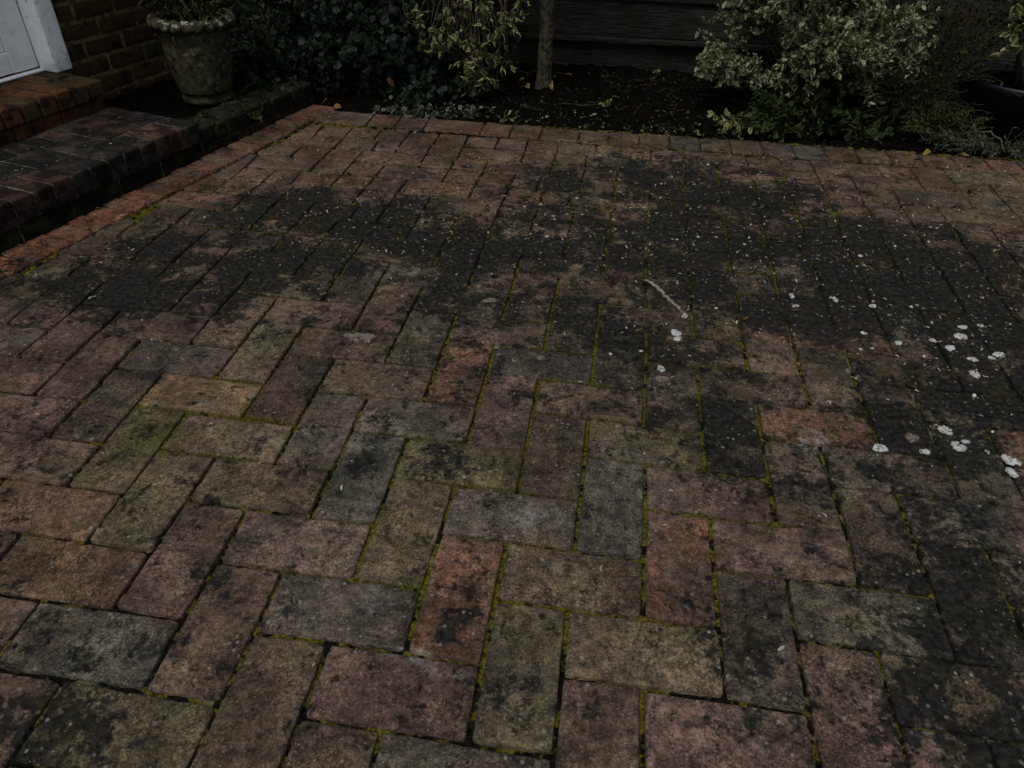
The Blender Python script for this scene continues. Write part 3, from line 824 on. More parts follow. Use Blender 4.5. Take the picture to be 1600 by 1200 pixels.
# ------------------------------------------------------------------ leaves
LT = np.array([(0, 0, 0), (.35, 0, 0), (.7, 0, 0), (1, 0, -.05), (.18, .18, .05), (.52, .27, .09), (.84, .15, .05), (.18, -.18, .05), (.52, -.27, .09), (.84, -.15, .05)])
LQ = np.array([(0, 1, 5, 4), (1, 2, 6, 5), (0, 7, 8, 1), (1, 8, 9, 2)]); LTR = np.array([(2, 3, 6), (2, 9, 3)])
LR = np.array([.6, 0, 0, 1, 1, 1, 1, 1, 1, 1.0])
IV = [(0, 0, 0)]+[(.5+.5*math.cos(a)*r, .5*math.sin(a)*r, -.06*r) for a, r in [(math.radians(d), q) for d, q in
      [(0, 1.15), (30, .72), (58, 1.0), (95, .68), (125, 1.0), (155, .85), (180, .72), (205, .85), (235, 1.0), (265, .68), (302, 1.0), (330, .72)]]]
IV = np.array([(.5, 0, .05)]+IV[1:]); IVT = np.array([(0, k, k % 12+1) for k in range(1, 13)]); IVR = np.array([0.]+[1.]*12)
RT = np.array([(.5, 0, -.04)]+[(.5+.5*math.cos(a), .46*math.sin(a), .04*math.cos(2*a)) for a in np.linspace(0, 2*math.pi, 9)[:-1]])
RTT = np.array([(0, k, k % 8+1) for k in range(1, 9)]); RTR = np.array([0.]+[1.]*8)

def put_leaves(mb, pos, dirs, nrm, size, rng, shape='oval', curl=0.0, width=1.0):
    pos = np.asarray(pos); n = len(pos)
    if n == 0: return
    T, Qf, Tf, Rm = {'oval': (LT, LQ, LTR, LR), 'ivy': (IV, None, IVT, IVR), 'round': (RT, None, RTT, RTR)}[shape]
    d = np.asarray(dirs, float); d = d/(np.linalg.norm(d, axis=1)[:, None]+1e-9)
    nr = np.asarray(nrm, float)+1e-4
    y = np.cross(nr, d); y /= np.linalg.norm(y, axis=1)[:, None]+1e-9
    z = np.cross(d, y)
    size = np.broadcast_to(np.asarray(size, float), (n,))
    t = np.repeat(T[None], n, 0).copy()
    t[..., 1] *= (width*(.85+.3*rng.rand(n)))[:, None]
    cu = (curl*(rng.rand(n)*1.6-.3))[:, None]
    t[..., 2] += -cu*t[..., 0]**2+(.25*(rng.rand(n)-.5))[:, None]*t[..., 1]*t[..., 0]*2
    t[..., 2] += (.12*np.sin(t[..., 0]*7+rng.rand(n)[:, None]*6))*(abs(t[..., 1]) > .05)*(1 if curl else .3)
    W = pos[:, None, :]+size[:, None, None]*(t[..., 0:1]*d[:, None, :]+t[..., 1:2]*y[:, None, :]+t[..., 2:3]*z[:, None, :])
    m = T.shape[0]; base = (np.arange(n)*m)[:, None, None]
    Q = (Qf[None]+base).reshape(-1, 4) if Qf is not None else None
    TT = (Tf[None]+base).reshape(-1, 3)
    val = np.repeat(rng.rand(n), m)
    mb.add(W.reshape(-1, 3), Q=Q, T=TT, rim=np.tile(Rm, n), val=val)

def rdir(rng, n): 
    v = rng.randn(n, 3); return v/np.linalg.norm(v, axis=1)[:, None]

def twig_leaves(mbL, mbS, p0, d, length, rng, lsize, nl, droop=.0, shape='oval', curl=.2, srad=.0015, width=1.0, up=.5):
    n = 7
    pts = [np.array(p0, float)]; dd = np.array(d, float); dd /= np.linalg.norm(dd)+1e-9
    for k in range(n):
        dd = dd+rng.randn(3)*.13+np.array([0, 0, -droop]); dd /= np.linalg.norm(dd)
        pts.append(pts[-1]+dd*length/n)
    pts = np.array(pts)
    if mbS is not None: tube(mbS, pts, np.linspace(srad, srad*.5, len(pts)), 4)
    u = np.linspace(.12, 1.0, nl)*(len(pts)-1)
    i0 = np.clip(u.astype(int), 0, len(pts)-2); fr_ = u-i0
    P = pts[i0]*(1-fr_)[:, None]+pts[i0+1]*fr_[:, None]
    tang = pts[i0+1]-pts[i0]; tang /= np.linalg.norm(tang, axis=1)[:, None]
    side = np.cross(tang, rdir(rng, nl)); side /= np.linalg.norm(side, axis=1)[:, None]+1e-9
    D = tang*.6+side*.9+rng.randn(nl, 3)*.25
    N = np.array([0, 0, up])[None]+rng.randn(nl, 3)*.45+side*.1
    put_leaves(mbL, P, D, N, lsize*(.6+.6*rng.rand(nl)), rng, shape, curl, width)
    return pts

def bush(name, label, cat, base, clusters, mats, rng, leaf, nl, tl, shape='oval', droop=.03, curl=.2, width=1.0, stems=14, group=None, srad=.0016, outward=1.0, up=.5, partname="foliage"):
    root = empty(name, base, label, cat, group)
    L = MB(); St = MB(); base = np.array(base, float)
    for (c, r, n) in clusters:
        c = np.array(c, float); r = np.array(r, float)
        ctr = []
        for k in range(n):
            q = rdir(rng, 1)[0]*(rng.rand()**.42)
            p = c+q*r
            if p[2] < .01: p[2] = .01+.02*rng.rand()
            d = (p-base)*np.array([1, 1, .6]); d /= np.linalg.norm(d)+1e-9
            d = d*outward+q*.8+np.array([0, 0, .25])+rng.randn(3)*.3
            d[2] -= droop*2
            twig_leaves(L, St, p, d, tl*(.6+.8*rng.rand()), rng, leaf, nl, droop, shape, curl, srad, width, up)
            ctr.append(p)
        ctr = np.array(ctr)
        for k in range(max(2, int(stems*n/200))):
            e = ctr[rng.randint(len(ctr))]
            m = base+(e-base)*.5+rng.randn(3)*.03+np.array([0, 0, .03])
            b0 = base+np.array([rng.randn()*.02, rng.randn()*.02, -.01])
            tt = np.linspace(0, 1, 9)[:, None]
            pts = (1-tt)**2*b0+2*tt*(1-tt)*m+tt**2*e
            pts = pts+rng.randn(*pts.shape)*.003
            tube(St, pts, np.linspace(min(.006, leaf*.2), min(.0018, leaf*.06), 9), 5)
    L.build(partname, mats[0], root); St.build("stem", mats[1], root)
    return root

def shell(c, r, k, cr, n, seed):
    g_ = np.random.RandomState(seed); out = []
    while len(out) < k:
        q = g_.randn(3); q /= np.linalg.norm(q)
        if q[1] > .45: continue
        out.append((tuple(np.array(c)+q*np.array(r)*(.8+.3*g_.rand())), tuple(np.array(cr)*(.6+.7*g_.rand())), n))
    return out
# ---- variegated shrub, right of centre
rg = np.random.RandomState(3)
bush("variegated_shrub", "large rounded shrub with small cream edged green leaves, right of the bare soil", "shrub", (.60, 2.40, 0),
     shell((.60, 2.38, .34), (.25, .24, .20), 28, (.085, .075, .055), 22, 5)+[((.60, 2.44, .30), (.20, .16, .16), 110), ((.34, 2.32, .34), (.09, .10, .06), 42), ((.36, 2.36, .44), (.10, .10, .06), 40),
      ((.28, 2.28, .17), (.08, .07, .05), 36), ((.44, 2.27, .12), (.10, .08, .04), 30), ((.62, 2.44, .68), (.30, .22, .2), 160)],
     (M_VAR, M_STEM), rg, .0195, 21, .10, droop=.05, curl=.25, width=.95, stems=30)
# ---- bright green low plant beneath it
rg = np.random.RandomState(5)
bush("low_green_plant", "low clump of plain bright green rounded leaves spilling onto the paving under the variegated shrub", "plant", (.56, 2.12, 0),
     [((.50, 2.11, .05), (.15, .09, .04), 60), ((.66, 2.09, .025), (.12, .08, .025), 34), ((.42, 2.05, .02), (.08, .05, .015), 16)],
     (M_GREEN, M_GSTEM), rg, .023, 9, .06, shape='round', droop=.05, curl=.15, stems=20)
# ---- trailing variegated strand at its foot
rg = np.random.RandomState(6)
bush("trailing_plant", "pale cream and green trailing stem lying along the patio edge left of the green clump", "plant", (.50, 2.08, .0),
     [((.36, 2.05, .015), (.13, .03, .012), 24), ((.30, 2.02, .01), (.04, .02, .008), 8)],
     (M_VAR2, M_GSTEM), rg, .024, 6, .05, droop=.06, curl=.3, stems=10)
# ---- ivy mass at back left
rg = np.random.RandomState(8)
ivy = empty("ivy", (-1.1, 2.25, 0), "dense mass of dark glossy ivy between the concrete pot and the bare soil", "ivy")
L = MB(); St = MB()
def ivy_leaves(c, r, n, size, face):
    q = rdir(rg, n)*(rg.rand(n)**.36)[:, None]
    p = np.array(c)+q*np.array(r)
    p[:, 2] = np.maximum(p[:, 2], .012)
    d = np.stack([rg.randn(n)*.6, -.5+rg.randn(n)*.4, -.8+rg.randn(n)*.4], -1)
    nn = np.array(face)[None]+rg.randn(n, 3)*.45
    put_leaves(L, p, d, nn+rg.randn(n, 3)*.3, size*(.45+.7*rg.rand(n)), rg, 'ivy', .15)
for (c, r, n) in [(c_, r_, n_) for cc, rr_, kk_, sd_ in [((-1.32, 2.26, .22), (.20, .18, .24), 26, 1), ((-1.10, 2.28, .20), (.24, .20, .22), 30, 2), ((-.86, 2.36, .17), (.24, .18, .2), 26, 3)] for c_, r_, n_ in shell(cc, rr_, kk_, (.085, .07, .07), 42, sd_)]+[((-1.15, 2.36, .2), (.4, .15, .22), 900),
                  ((-1.2, 2.38, .58), (.4, .2, .26), 900), ((-.80, 2.52, .5), (.34, .14, .3), 500), ((-.84, 2.16, .04), (.10, .08, .05), 130), ((-1.40, 2.03, .12), (.08, .10, .08), 170), ((-1.31, 1.985, .07), (.09, .05, .045), 150), ((-1.40, 1.90, .10), (.05, .06, .035), 60), ((-1.27, 1.99, .02), (.05, .03, .02), 40), ((-.66, 2.3, .06), (.12, .15, .06), 220)]:
    ivy_leaves(c, r, n, .034, (0, -.75, .65))
for k in range(60):
    x_ = -1.5+rg.rand()*.9; p = np.array([x_, 2.3+rg.rand()*.2, 0]); pts = [p]
    for q in range(10): pts.append(pts[-1]+np.array([rg.randn()*.03, rg.randn()*.02-.006, .05+.02*rg.rand()]))
    tube(St, pts, np.linspace(.006, .002, 11), 5)
L.build("foliage", M_IVY, ivy); St.build("stem", M_STEM, ivy)
# a few yellowing sprays on the left of the ivy, beside the pot
rg = np.random.RandomState(21)
bush("yellow_green_climber", "thin yellow green climber spray against the ivy just right of the pot rim", "plant", (-1.38, 2.14, .02),
     [((-1.38, 1.98, .22), (.04, .05, .12), 16), ((-1.31, 2.0, .25), (.05, .03, .06), 10)], (M_GREEN, M_GSTEM), rg, .022, 7, .06, curl=.3, stems=2)
# ---- variegated hanging shrub in front of the ivy
rg = np.random.RandomState(9)
vs = empty("variegated_climber", (-.74, 2.42, 0), "airy arching sprays of curled yellow cream leaves hanging in front of the dark ivy", "shrub")
L = MB(); St = MB()
sprays = [((650, -60), (655, 70), 2.24), ((700, -80), (668, 75), 2.22), ((720, -50), (740, 90), 2.2), ((760, -60), (735, 150), 2.16), ((790, -60), (790, 60), 2.22),
          ((770, -40), (700, 80), 2.2), ((810, -70), (775, 130), 2.18), ((740, -60), (765, 110), 2.17), ((690, -60), (700, 50), 2.24), ((800, -60), (812, 40), 2.24), ((735, -30), (757, 140), 2.15)]
for (a, b, Y) in sprays:
    A = at(a[0], a[1], Y+.12); B = at(b[0], b[1], Y)
    base_ = np.array([-.74, 2.42, 0.0])
    root_top = np.array([-.74+rg.randn()*.03, 2.42, .55+.1*rg.rand()])
    tt = np.linspace(0, 1, 12)[:, None]
    ctrl = A+np.array([0, 0, .12])
    pts = (1-tt)**2*root_top+2*tt*(1-tt)*ctrl+tt**2*B
    tube(St, pts, np.linspace(.004, .0014, 12), 5)
    for k in range(5):
        u = .25+.75*(k+rg.rand()*.5)/5
        i0 = min(int(u*11), 10); p = pts[i0]+(pts[i0+1]-pts[i0])*(u*11-i0)
        d = np.array([rg.randn()*.7, -.3+rg.randn()*.4, rg.randn()*.5-.1])
        twig_leaves(L, St, p, d, .045*(.5+rg.rand()), rg, .024, 6, .09, curl=.75, width=.75)
for (cx_, cy_, rr_, nn_) in [(655, 22, 9, 4), (672, 58, 12, 7), (690, 78, 9, 4), (702, 50, 11, 7), (722, 60, 12, 7), (728, 92, 7, 4), (740, 88, 10, 6), (762, 88, 9, 6), (737, 100, 8, 4), (752, 126, 13, 9), (742, 118, 10, 5), (716, 12, 12, 6),
                             (755, 15, 10, 5), (790, 22, 9, 6), (797, 38, 7, 3), (780, 48, 8, 4), (784, 98, 6, 3), (700, 20, 9, 3), (768, 60, 7, 3), (820, 2, 9, 4)]:
    p0_ = at(cx_, cy_, 2.15+.05*rg.rand())
    for k in range(nn_):
        p = p0_+rg.randn(3)*rr_*.0013*np.array([1, .6, 1])
        twig_leaves(L, St, p, np.array([rg.randn(), -.3+.4*rg.randn(), .8*rg.randn()]), .03*(.6+.7*rg.rand()), rg, .024, 5, .09, curl=.75, width=.72)
    stem_ = np.array([-.74+rg.randn()*.02, 2.42, .35+.2*rg.rand()]); tt = np.linspace(0, 1, 9)[:, None]; md_ = (stem_+p0_)/2+np.array([0, 0, .07])
    tube(St, (1-tt)**2*stem_+2*tt*(1-tt)*md_+tt**2*p0_, np.linspace(.003, .0013, 9), 5)
for k in range(5):
    pts = [np.array([-.74+rg.randn()*.012, 2.42+rg.randn()*.01, -.01])]
    for q in range(8): pts.append(pts[-1]+np.array([rg.randn()*.01, rg.randn()*.008, .075]))
    tube(St, pts, np.linspace(.008, .005, 9), 6)
L.build("foliage", M_VAR2, vs); St.build("stem", M_STEM, vs)

# ---- small tree
tree = empty("young_tree", (-.408, 2.41, 0), "young tree with a slim grey brown trunk rising from the bare soil before the fence", "tree")
T = MB(); n = 60; tt = np.linspace(0, 1, n)
cx = -.408-.012*tt+.006*np.sin(tt*9); cyy = 2.41+.01*np.sin(tt*7)
rr = .029*(1-.45*tt)+.012*np.exp(-tt*45)
pts = np.stack([cx, cyy, -.03+tt*1.55], -1)
th = np.linspace(0, 2*math.pi, 24, endpoint=False)
TH, TT = np.meshgrid(th, np.arange(n))
RR = rr[:, None]*(1+.10*(fbm(TH*1.6, TT*.35, 1.5, 4, 3)-.5)*2+.04*np.sin(TH*5+TT*.3))
V = np.stack([cx[:, None]+RR*np.cos(TH), cyy[:, None]+RR*np.sin(TH), np.repeat(pts[:, 2:3], 24, 1)], -1).reshape(-1, 3)
i, k = np.meshgrid(np.arange(n-1), np.arange(24), indexing='ij')
T.add(V, Q=np.stack([i*24+k, i*24+(k+1) % 24, (i+1)*24+(k+1) % 24, (i+1)*24+k], -1).reshape(-1, 4))
T.build("trunk", M_BARK, tree)
rg = np.random.RandomState(12)
B = MB(); L = MB()
for k in range(26):
    z0 = .55+.95*rg.rand(); a = rg.rand()*6.28
    p = np.array([-.415, 2.41, z0]); d = np.array([math.cos(a), math.sin(a)*.7, .8]); pts = [p]
    for q in range(9): d = d+rg.randn(3)*.12; pts.append(pts[-1]+d/np.linalg.norm(d)*.075)
    tube(B, pts, np.linspace(.010, .0025, 10), 5)
    for q in range(14):
        b_ = pts[3+rg.randint(7)]
        if b_[2] > .72: twig_leaves(L, B, b_, rdir(rg, 1)[0]+np.array([0, 0, .2]), .12, rg, .035, 8, .02)
B.build("branch", M_BARK, tree); L.build("crown", M_GREEN, tree)

# ---- right hand dark twiggy shrub, sprig, silver plant, cushion plant
rg = np.random.RandomState(31)
bush("twiggy_shrub", "thin dark twiggy shrub with tiny sparse leaves left of the glazed pot", "shrub", (1.0, 2.36, 0),
     [((1.0, 2.30, .16), (.14, .12, .14), 200), ((1.06, 2.34, .36), (.16, .14, .14), 150), ((.9, 2.24, .08), (.14, .08, .06), 80)],
     (M_GREEN, M_STEM), rg, .013, 8, .14, curl=.2, stems=60, outward=1.3, srad=.0012)
rg = np.random.RandomState(33)
bush("variegated_shrub", "cream leaved sprigs above the dark glazed pot at the right edge", "shrub", (1.27, 2.28, .146),
     [((1.24, 2.2, .40), (.12, .08, .10), 36), ((1.20, 2.18, .30), (.06, .05, .05), 12), ((1.32, 2.22, .5), (.14, .1, .12), 50)],
     (M_VAR2, M_STEM), rg, .036, 9, .08, droop=.06, curl=.4, stems=40)
rg = np.random.RandomState(35)
bush("silver_plant", "wispy silver grey plant spilling over the patio edge below the glazed pot", "plant", (1.17, 2.02, 0),
     [((1.14, 1.995, .01), (.10, .03, .012), 50), ((1.07, 2.03, .02), (.09, .03, .015), 30)],
     (M_SILV, M_GSTEM), rg, .018, 9, .07, droop=.05, curl=.2, width=.45, stems=10, srad=.0009)
rg = np.random.RandomState(37)
bush("cushion_plant", "small olive yellow cushion plant between the variegated shrub and the glazed pot", "plant", (1.0, 2.12, 0),
     [((1.0, 2.10, .03), (.11, .07, .05), 240)], (M_GREEN, M_GSTEM), rg, .012, 8, .04, droop=.0, curl=.1, stems=10)
# ---- plant in the stone pot
rg = np.random.RandomState(41)
pz = PZ+H-.045
bush("leafy_plant", "tufted green plant growing in the mossy concrete pot", "plant", (PC[0], PC[1], pz),
     [((PC[0]+.0, PC[1]+.02, pz+.04), (.08, .07, .04), 46), ((PC[0]-.01, PC[1]+.02, pz+.12), (.07, .07, .06), 40), ((PC[0]-.06, PC[1], pz+.16), (.07, .07, .05), 16)],
     (M_GREEN, M_GSTEM), rg, .026, 9, .07, droop=.06, curl=.4, width=.6, stems=12)
# ---- weeds
def weed(px, py, label, leaf=.014, h=.03, n=5, mat=None, z=0.0, seed=0, group="small weeds along the patio edge"):
    rg = np.random.RandomState(seed)
    p = gpt(px, py, z)
    if z == 0 and p[1] > 1.93:
        for _q in range(4): p = gpt(px, py, float(sz(np.array([p[0]]), np.array([p[1]]))[0]))
    root = empty("weed", p, label, "weed", group)
    L = MB(); St = MB()
    for k in range(n):
        d = np.array([rg.randn()*.8, rg.randn()*.6, .8])
        twig_leaves(L, St, p+np.array([0, 0, -.002]), d, h*(.6+.8*rg.rand()), rg, leaf, 4, .1, curl=.3, srad=.0009)
    L.build("foliage", mat or M_GREEN, root); St.build("stem", M_GSTEM, root)
weed(372, 150, "green weed rooted at the foot of the concrete pot on its right", .02, .06, 9, z=.07, seed=1)
weed(322, 180, "tiny green seedling on the mossy kerb in front of the concrete pot", .012, .02, 4, z=.078, seed=2)
weed(398, 186, "green weed hanging over the kerb face right of the pot", .016, .035, 6, z=.05, seed=3)
weed(786, 188, "yellow green seedling at the patio edge below the hanging cream sprays", .014, .03, 5, M_VAR2, seed=4)
weed(948, 166, "cream green seedling alone in the bare soil, right of the tree", .022, .02, 4, M_VAR2, seed=5)
weed(700, 185, "pale leaved weed at the patio edge beneath the ivy's right end", .018, .03, 7, M_SILV, seed=6)
weed(732, 184, "pale silvery weed next to the first yellow green seedling", .016, .03, 6, M_SILV, seed=7)
weed(612, 160, "blue green ivy seedling at the patio edge left of the pale weeds", .02, .04, 6, seed=8)
weed(1020, 120, "spindly seedling at the foot of the fence right of the tree", .02, .05, 4, M_VAR2, seed=9)
weed(475, 168, "thin straw coloured weed in the back left corner of the patio", .014, .02, 4, M_YEL, seed=10)
# ground cover too dense to count
def scatter_leaves(name, label, cat, pts, size, mat, shape, seed, flat=.25, kind="stuff", curl=.3, width=1.0):
    rg = np.random.RandomState(seed); n = len(pts)
    L = MB(); d = np.stack([rg.randn(n), rg.randn(n), rg.randn(n)*flat], -1)
    nn = np.array([0, 0, 1])+rg.randn(n, 3)*flat*1.4
    put_leaves(L, pts, d, nn, size*(.4+.9*rg.rand(n)), rg, shape, curl, width)
    o = L.build(name, mat); tag(o, label, cat, kind=kind); return o
rg = np.random.RandomState(50)
def soilz(x, y): return sz(x, y)
def bedpts(n, x0, x1, y0, y1, lift=.006, dens=None):
    x = x0+(x1-x0)*rg.rand(n*3); y = y0+(y1-y0)*rg.rand(n*3)
    w = (fbm(x, y, 9, 91)-.3)*2.2
    k = rg.rand(n*3) < w
    x, y = x[k][:n], y[k][:n]
    return np.stack([x, y, np.maximum(soilz(x, y), -.02)+lift+.01*rg.rand(len(x))], -1)
scatter_leaves("ground_cover", "small pale grey green creeping leaves on the soil below the ivy", "ground cover", bedpts(200, -.98, -.52, 1.965, 2.10, .008), .015, M_SILV, 'round', 1, .5)
scatter_leaves("ground_cover", "fine yellow green creeping leaves along the patio edge before the bare soil", "ground cover", bedpts(110, -.55, .4, 1.955, 2.10, .006), .014, M_VAR2, 'oval', 2, .4)
scatter_leaves("leaf_litter", "scattered dull leaf bits and straw on the dark soil of the bed", "litter", bedpts(800, -.9, .9, 1.97, 2.65, .003), .014, M_LITT, 'oval', 3, .35, width=.5)
scatter_leaves("leaf_litter", "sparse green leaf bits strewn on the soil right of the tree", "litter", bedpts(240, -.2, .45, 2.0, 2.6, .006), .018, M_GREEN, 'oval', 4, .4, width=.7)

tw = MB()
for k in range(50):
    x_ = -.55+1.1*rg.rand(); y_ = 1.98+.62*rg.rand(); a_ = rg.rand()*6.28; l_ = .03+.08*rg.rand()
    z_ = float(soilz(np.array([x_]), np.array([y_]))[0])+.012
    q = np.linspace(-.5, .5, 5)[:, None]
    tube(tw, np.array([x_, y_, z_])+q*l_*np.array([math.cos(a_), math.sin(a_)*.7, .1*rg.randn()])+rg.randn(5, 3)*.003, .0007+.0009*rg.rand(), 4)
tag(tw.build("fallen_twigs", M_BARK), "thin dry twigs scattered over the bare soil", "twigs", kind="stuff")
# seeds, petals and leaf crumbs on the paving
rg = np.random.RandomState(60)
DEB = [ell(*e) for e in [(700, 340, 250, 70, 1.0), (1000, 380, 300, 90, 1.0), (1350, 380, 280, 100, 1.0), (500, 340, 200, 60, .8), (900, 260, 300, 40, .8), (250, 400, 250, 80, .35), (1450, 520, 160, 80, .7), (1000, 500, 300, 90, .3), (520, 220, 300, 60, .45), (1350, 260, 300, 50, .5)]]
n0 = 26000
xx = -1.5+3.0*rg.rand(n0); yy = -.2+2.12*rg.rand(n0)
w = field(DEB, xx, yy)*.24*(.3+1.4*fbm(xx, yy, 9, 19))+.010
kk = (rg.rand(n0) < w) & (tcoord(xx, yy) > .01)
P = np.stack([xx[kk], yy[kk], .0015+.002*rg.rand(kk.sum())], -1)
scatter_leaves("pale_debris", "pale seed husks and leaf crumbs strewn over the paving", "debris", P, .0088, M_FLECK, 'oval', 5, .16, curl=.3, width=.75)
kk2 = rg.rand(kk.sum()) < .08
scatter_leaves("leaf_crumbs", "tiny brown and yellow leaf crumbs lying on the paving", "debris", P[kk2]+np.array([.013, .006, 0]), .013, M_DEAD, 'oval', 6, .16, curl=.5, width=.7)
# crumbs on steps
kk_ = 420
P = wst(.31+.55*rg.rand(kk_), -.115+.118*rg.rand(kk_), .0765+.004*rg.rand(kk_))
P = P[fbm(P[:, 0], P[:, 1], 22, 12) > .5]
scatter_leaves("moss_tufts", "olive moss tufts growing along the top of the low kerb", "moss", P, .011, M_GREEN, 'round', 9, .5)
ns = 90
ssx = -.5+.78*rg.rand(ns); ttx = -.30+.29*rg.rand(ns)
P = wst(ssx, ttx, .1075)
scatter_leaves("step_debris", "pale crumbs on the lower step", "debris", P, .008, M_FLECK, 'oval', 7, .15, width=.6)
# moss tufts on the black band
kk = rg.rand(len(xx)) < field(GRN, xx, yy)*.05
P = np.stack([xx[kk], yy[kk], np.full(kk.sum(), .001)], -1)
scatter_leaves("moss_tufts", "small olive moss tufts on the blackened pavers", "moss", P, .012, M_GREEN, 'round', 8, .3)

# individual fallen leaves
def fallen(px, py, size, mat, label, n=1, z=.004, seed=0, group="fallen leaves", shape='oval', ground=True):
    rg = np.random.RandomState(seed); p = gpt(px, py, 0)
    z0 = z if py > 175 else float(soilz(np.array([p[0]]), np.array([p[1]]))[0])+.012
    p = gpt(px, py, z0)
    L = MB(); q = np.array([p[0], p[1], z0+.004])[None]+rg.randn(n, 3)*np.array([size*.5, size*.35, .003])
    put_leaves(L, q, np.stack([rg.randn(n), rg.randn(n)*.6, rg.randn(n)*.25], -1), np.array([0, -.3, 1])+rg.randn(n, 3)*.35, size*(.8+.4*rg.rand(n)), rg, shape, .8)
    o = L.build("fallen_leaf", mat); tag(o, label, "leaf", group)
def fallen_n(px, py, dpx, n, size, mat, label, seed):
    r = np.random.RandomState(seed)
    for k in range(n): fallen(px+r.randn()*dpx, py+r.randn()*dpx*.6, size, mat, label, 1, seed=seed*10+k)
fallen(502, 161, .04, M_DEAD, "crumpled tan dead leaf at the back left corner of the patio", 1, seed=1)
fallen(512, 157, .045, M_DEAD, "largest tan dead leaf standing up behind the crumpled one in the patio corner", 1, seed=21)
fallen(526, 163, .035, M_DEAD, "smaller tan dead leaf right beside the crumpled corner leaf", 1, seed=2)
for k, (a, b, z_, lb) in enumerate([(862, 127, .034, "yellow leaf nearest the tree trunk's foot on its right"), (872, 121, .036, "tall yellow leaf standing in the middle of the heap right of the tree trunk"),
        (880, 117, .032, "yellow leaf at the top right of the heap by the tree trunk"), (878, 129, .036, "broad yellow leaf at the bottom right of the heap by the tree trunk"), (868, 132, .03, "yellow leaf lying lowest in the heap by the tree trunk"),
        (826, 131, .028, "dull yellow leaf close to the tree trunk's foot on its left"), (816, 127, .024, "dull yellow leaf a little further left of the tree trunk's foot"), (808, 104, .024, "dim yellow leaf behind and left of the tree trunk")]):
    fallen(a, b, z_, M_YEL, lb, 1, seed=40+k)
fallen(1455, 238, .03, M_YEL, "yellow leaf on the patio edge left of the silver plant", 1, seed=6)
fallen(1490, 240, .026, M_DEAD, "brown curled leaf on the patio edge touching the silver plant", 1, seed=7)
fallen(1015, 134, .028, M_DEAD, "small red brown leaf on the soil before the fence", 1, seed=8)

rgl = np.random.RandomState(77)
Lm = MB(); p_ = at(605, 122, 2.06)
put_leaves(Lm, p_[None], [(.6, -.3, -.4)], [(0, -.7, .6)], .030, rgl, 'oval', 1.2)
tag(Lm.build("dead_leaf", M_DEAD), "orange brown dead leaf caught on the face of the ivy", "leaf", "fallen leaves")
# ------------------------------------------------------------------ white lichen spots
def blob(name, px, py, rx, ry, mat, label, group, seed, hgt=.0009, ang=0.0, cat="lichen"):
    r = np.random.RandomState(seed)
    c = gpt(px, py); dx = abs(gpt(px+rx, py)[0]-c[0]); dy = abs(gpt(px, py-ry)[1]-gpt(px, py+ry)[1])/2
    m = 36; th = np.linspace(0, 2*math.pi, m, endpoint=False)
    k1, k2, k3 = r.rand(3)*6.28
    rr = .92+.14*np.sin(2*th+k1)+.07*np.sin(3*th+k2)+.05*np.sin(5*th+k3)+.05*np.sin(9*th+k1*2)+.05*r.randn(m)
    V = []; rings = [1.0, .93, .7, .4, .15]; zs = [-.002, hgt*.6, hgt, hgt*.75, hgt*.8]
    ca, sa = math.cos(ang), math.sin(ang)
    for q, z in zip(rings, zs):
        a = dx*rr*q*np.cos(th); b = dy*rr*q*np.sin(th)
        zz_ = z+(.0003*r.randn(m) if z > 0 else 0)
        V.append(np.stack([c[0]+a*ca-b*sa, c[1]+a*sa+b*ca, np.broadcast_to(zz_, (m,))+.0010], -1))
    V = np.concatenate(V+[np.array([[c[0], c[1], hgt*.8+.0010]])])
    Q = [(i*m+k, i*m+(k+1) % m, (i+1)*m+(k+1) % m, (i+1)*m+k) for i in range(4) for k in range(m)]
    T_ = [(4*m+k, 4*m+(k+1) % m, 5*m) for k in range(m)]
    root = mesh_obj(name, V, [np.array(Q), np.array(T_)], mat)
    tag(root, label, cat, group)
LG = "white lichen spots on the paving"
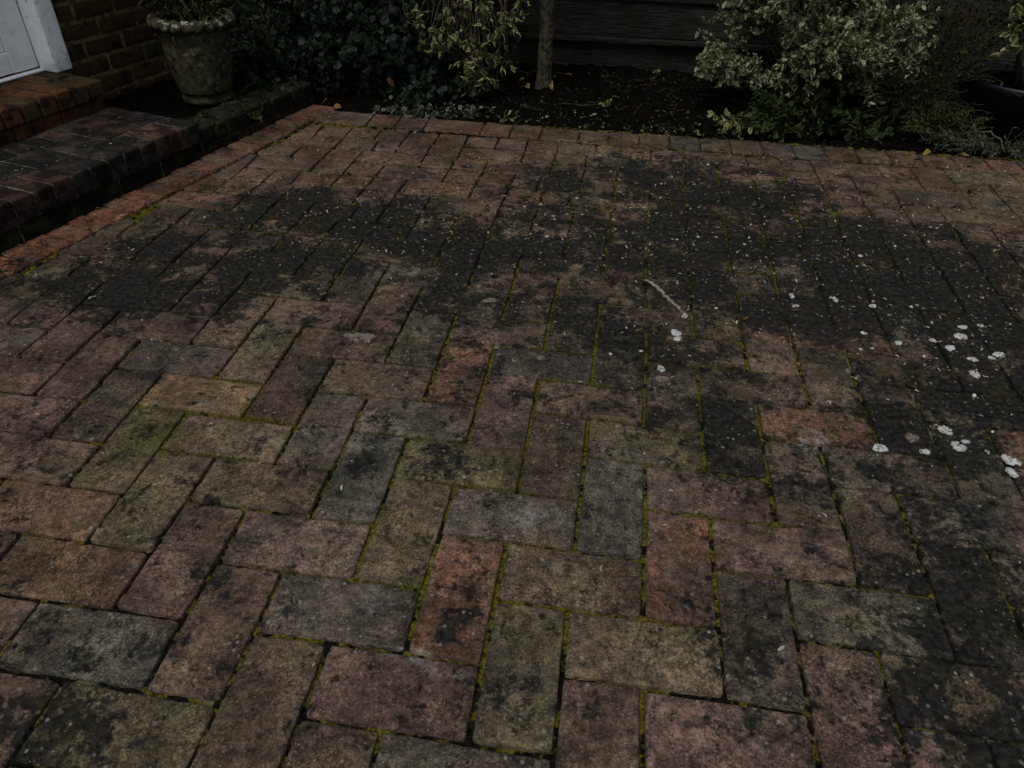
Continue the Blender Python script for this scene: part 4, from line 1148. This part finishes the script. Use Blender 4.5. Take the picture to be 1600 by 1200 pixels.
spots = [(1579, 719, 17, 8, "largest pale white lichen spot, at the right edge of the photo"), (1580, 738, 10, 8, "fainter ragged white lichen spot just below the largest one"),
 (1477, 672, 13, 7, "long oval white lichen spot above the round pair, right side"), (1498, 698, 12, 9, "round white lichen spot under the long oval one"), (1509, 690, 7, 3, "small white lichen flake touching the round spot's upper right"),
 (1500, 526, 12, 6, "pear shaped white lichen spot in the black stained area at right"), (1484, 544, 9, 6, "white lichen spot below left of the pear shaped one"), (1519, 562, 10, 5, "slim white lichen spot right of and below the pear shaped one"),
 (1523, 585, 8, 8, "broken ring shaped white lichen spot under the slim one"), (1448, 575, 10, 5, "clean oval white lichen spot left of the broken ring"), (1561, 554, 10, 5, "bluish white lichen spot at far right of the group"),
 (1550, 560, 7, 3, "dim bluish lichen spot left of the bluish white one"), (1458, 532, 6, 3, "small white lichen spot left of the pear shaped one"), (1404, 536, 7, 3, "thin ragged white lichen fleck left of the cluster"),
 (1504, 511, 8, 3, "flat white lichen fleck above the pear shaped spot"), (1532, 509, 5, 3, "tiny white lichen spot upper right of the cluster"), (1349, 521, 6, 3, "small white lichen fleck at the left end of the cluster"),
 (1056, 520, 9, 6, "bright oval white lichen spot on the dark pavers at centre right"), (1059, 529, 7, 4, "lower dimmer lichen spot touching the bright oval one"), (1070, 494, 6, 4, "small grey white lichen spot at the end of the pale streak"),
 (1033, 576, 8, 5, "white lichen spot below the bright oval, left of it"), (1375, 700, 12, 8, "white lichen patch on a paver corner right of the red paver"), (1445, 706, 9, 5, "pale grey lichen patch between the paver corner patch and the round spot"),
 (1305, 468, 5, 4, "tiny white lichen spot amid the black area"), (1364, 478, 6, 3, "small bright lichen fleck upper left of the cluster"), (1237, 462, 5, 4, "pinkish white lichen dot at the left of the black area"), (1243, 478, 6, 2, "cream lichen dash below the pinkish dot"),
 (1344, 400, 4, 2, "tiny lichen dot far back in the black band")]
for k, (px, py, rx, ry, lb) in enumerate(spots):
    blob("lichen_spot", px, py, rx*.9, ry*.9, M_LICH, lb, LG, 100+k, ang=-.3+.2*(k % 3))
DG = "dull lichen patches on the paving"
for k, (px, py, rx, ry, lb) in enumerate([(1034, 592, 16, 5, "dull buff lichen smear under the left white spot"), (570, 526, 22, 7, "flat grey green lichen patch on a dark paver at centre left"),
        (1425, 684, 12, 11, "pinkish brown lichen patch left of the oval white spot"), (805, 562, 8, 4, "buff lichen fleck on the blue black paver"), (845, 559, 9, 4, "second pale fleck right of the buff one on the blue black paver"),
        (765, 470, 17, 5, "buff lichen smear on the dark paver behind the centre")]):
    blob("lichen_patch", px, py, rx*.8, ry*.8, M_PLICH, lb, DG, 200+k, .0012, .1)
rgl = np.random.RandomState(90)
LD = [ell(*e) for e in [(1480, 540, 130, 70, 1), (1350, 480, 150, 60, .7), (1480, 700, 110, 50, .5), (1050, 550, 60, 60, .5), (1150, 360, 200, 80, .4), (830, 350, 150, 60, .3)]]
xl = -.4+1.6*rgl.rand(9000); yl = .2+1.5*rgl.rand(9000); kl = rgl.rand(9000) < field(LD, xl, yl)*.045
scatter_leaves("lichen_specks", "small faint white lichen specks scattered around the large white spots", "lichen", np.stack([xl[kl], yl[kl], np.full(kl.sum(), .0016)], -1), .0085, M_LICH, 'round', 12, .04)
# pale crusty streak ending at the small grey white spot
a, b, c_ = gpt(1010, 438), gpt(1038, 458), gpt(1068, 490)
tt = np.linspace(0, 1, 30)[:, None]
pts = (1-tt)**2*a+2*tt*(1-tt)*b+tt**2*c_; pts = pts+rs.randn(30, 3)*.0016+np.sin(np.arange(30)*.25)[:, None]*np.array([.002, .001, 0]); pts[:, 2] = .0016
sm = MB(); tube(sm, pts, (.002+.0045*np.abs(np.sin(np.arange(30)*1.3+.5*rs.randn(30))))*np.linspace(1.1, .7, 30), 7)
sm.V[0][:, 2] = .0015+(sm.V[0][:, 2]-.0015)*.45
o = sm.build("pale_streak", lichen_mat("crust", (.11, .095, .08), (.26, .22, .19), (.04, .034, .028))); tag(o, "crusty pale streak running diagonally to a small white spot", "streak")
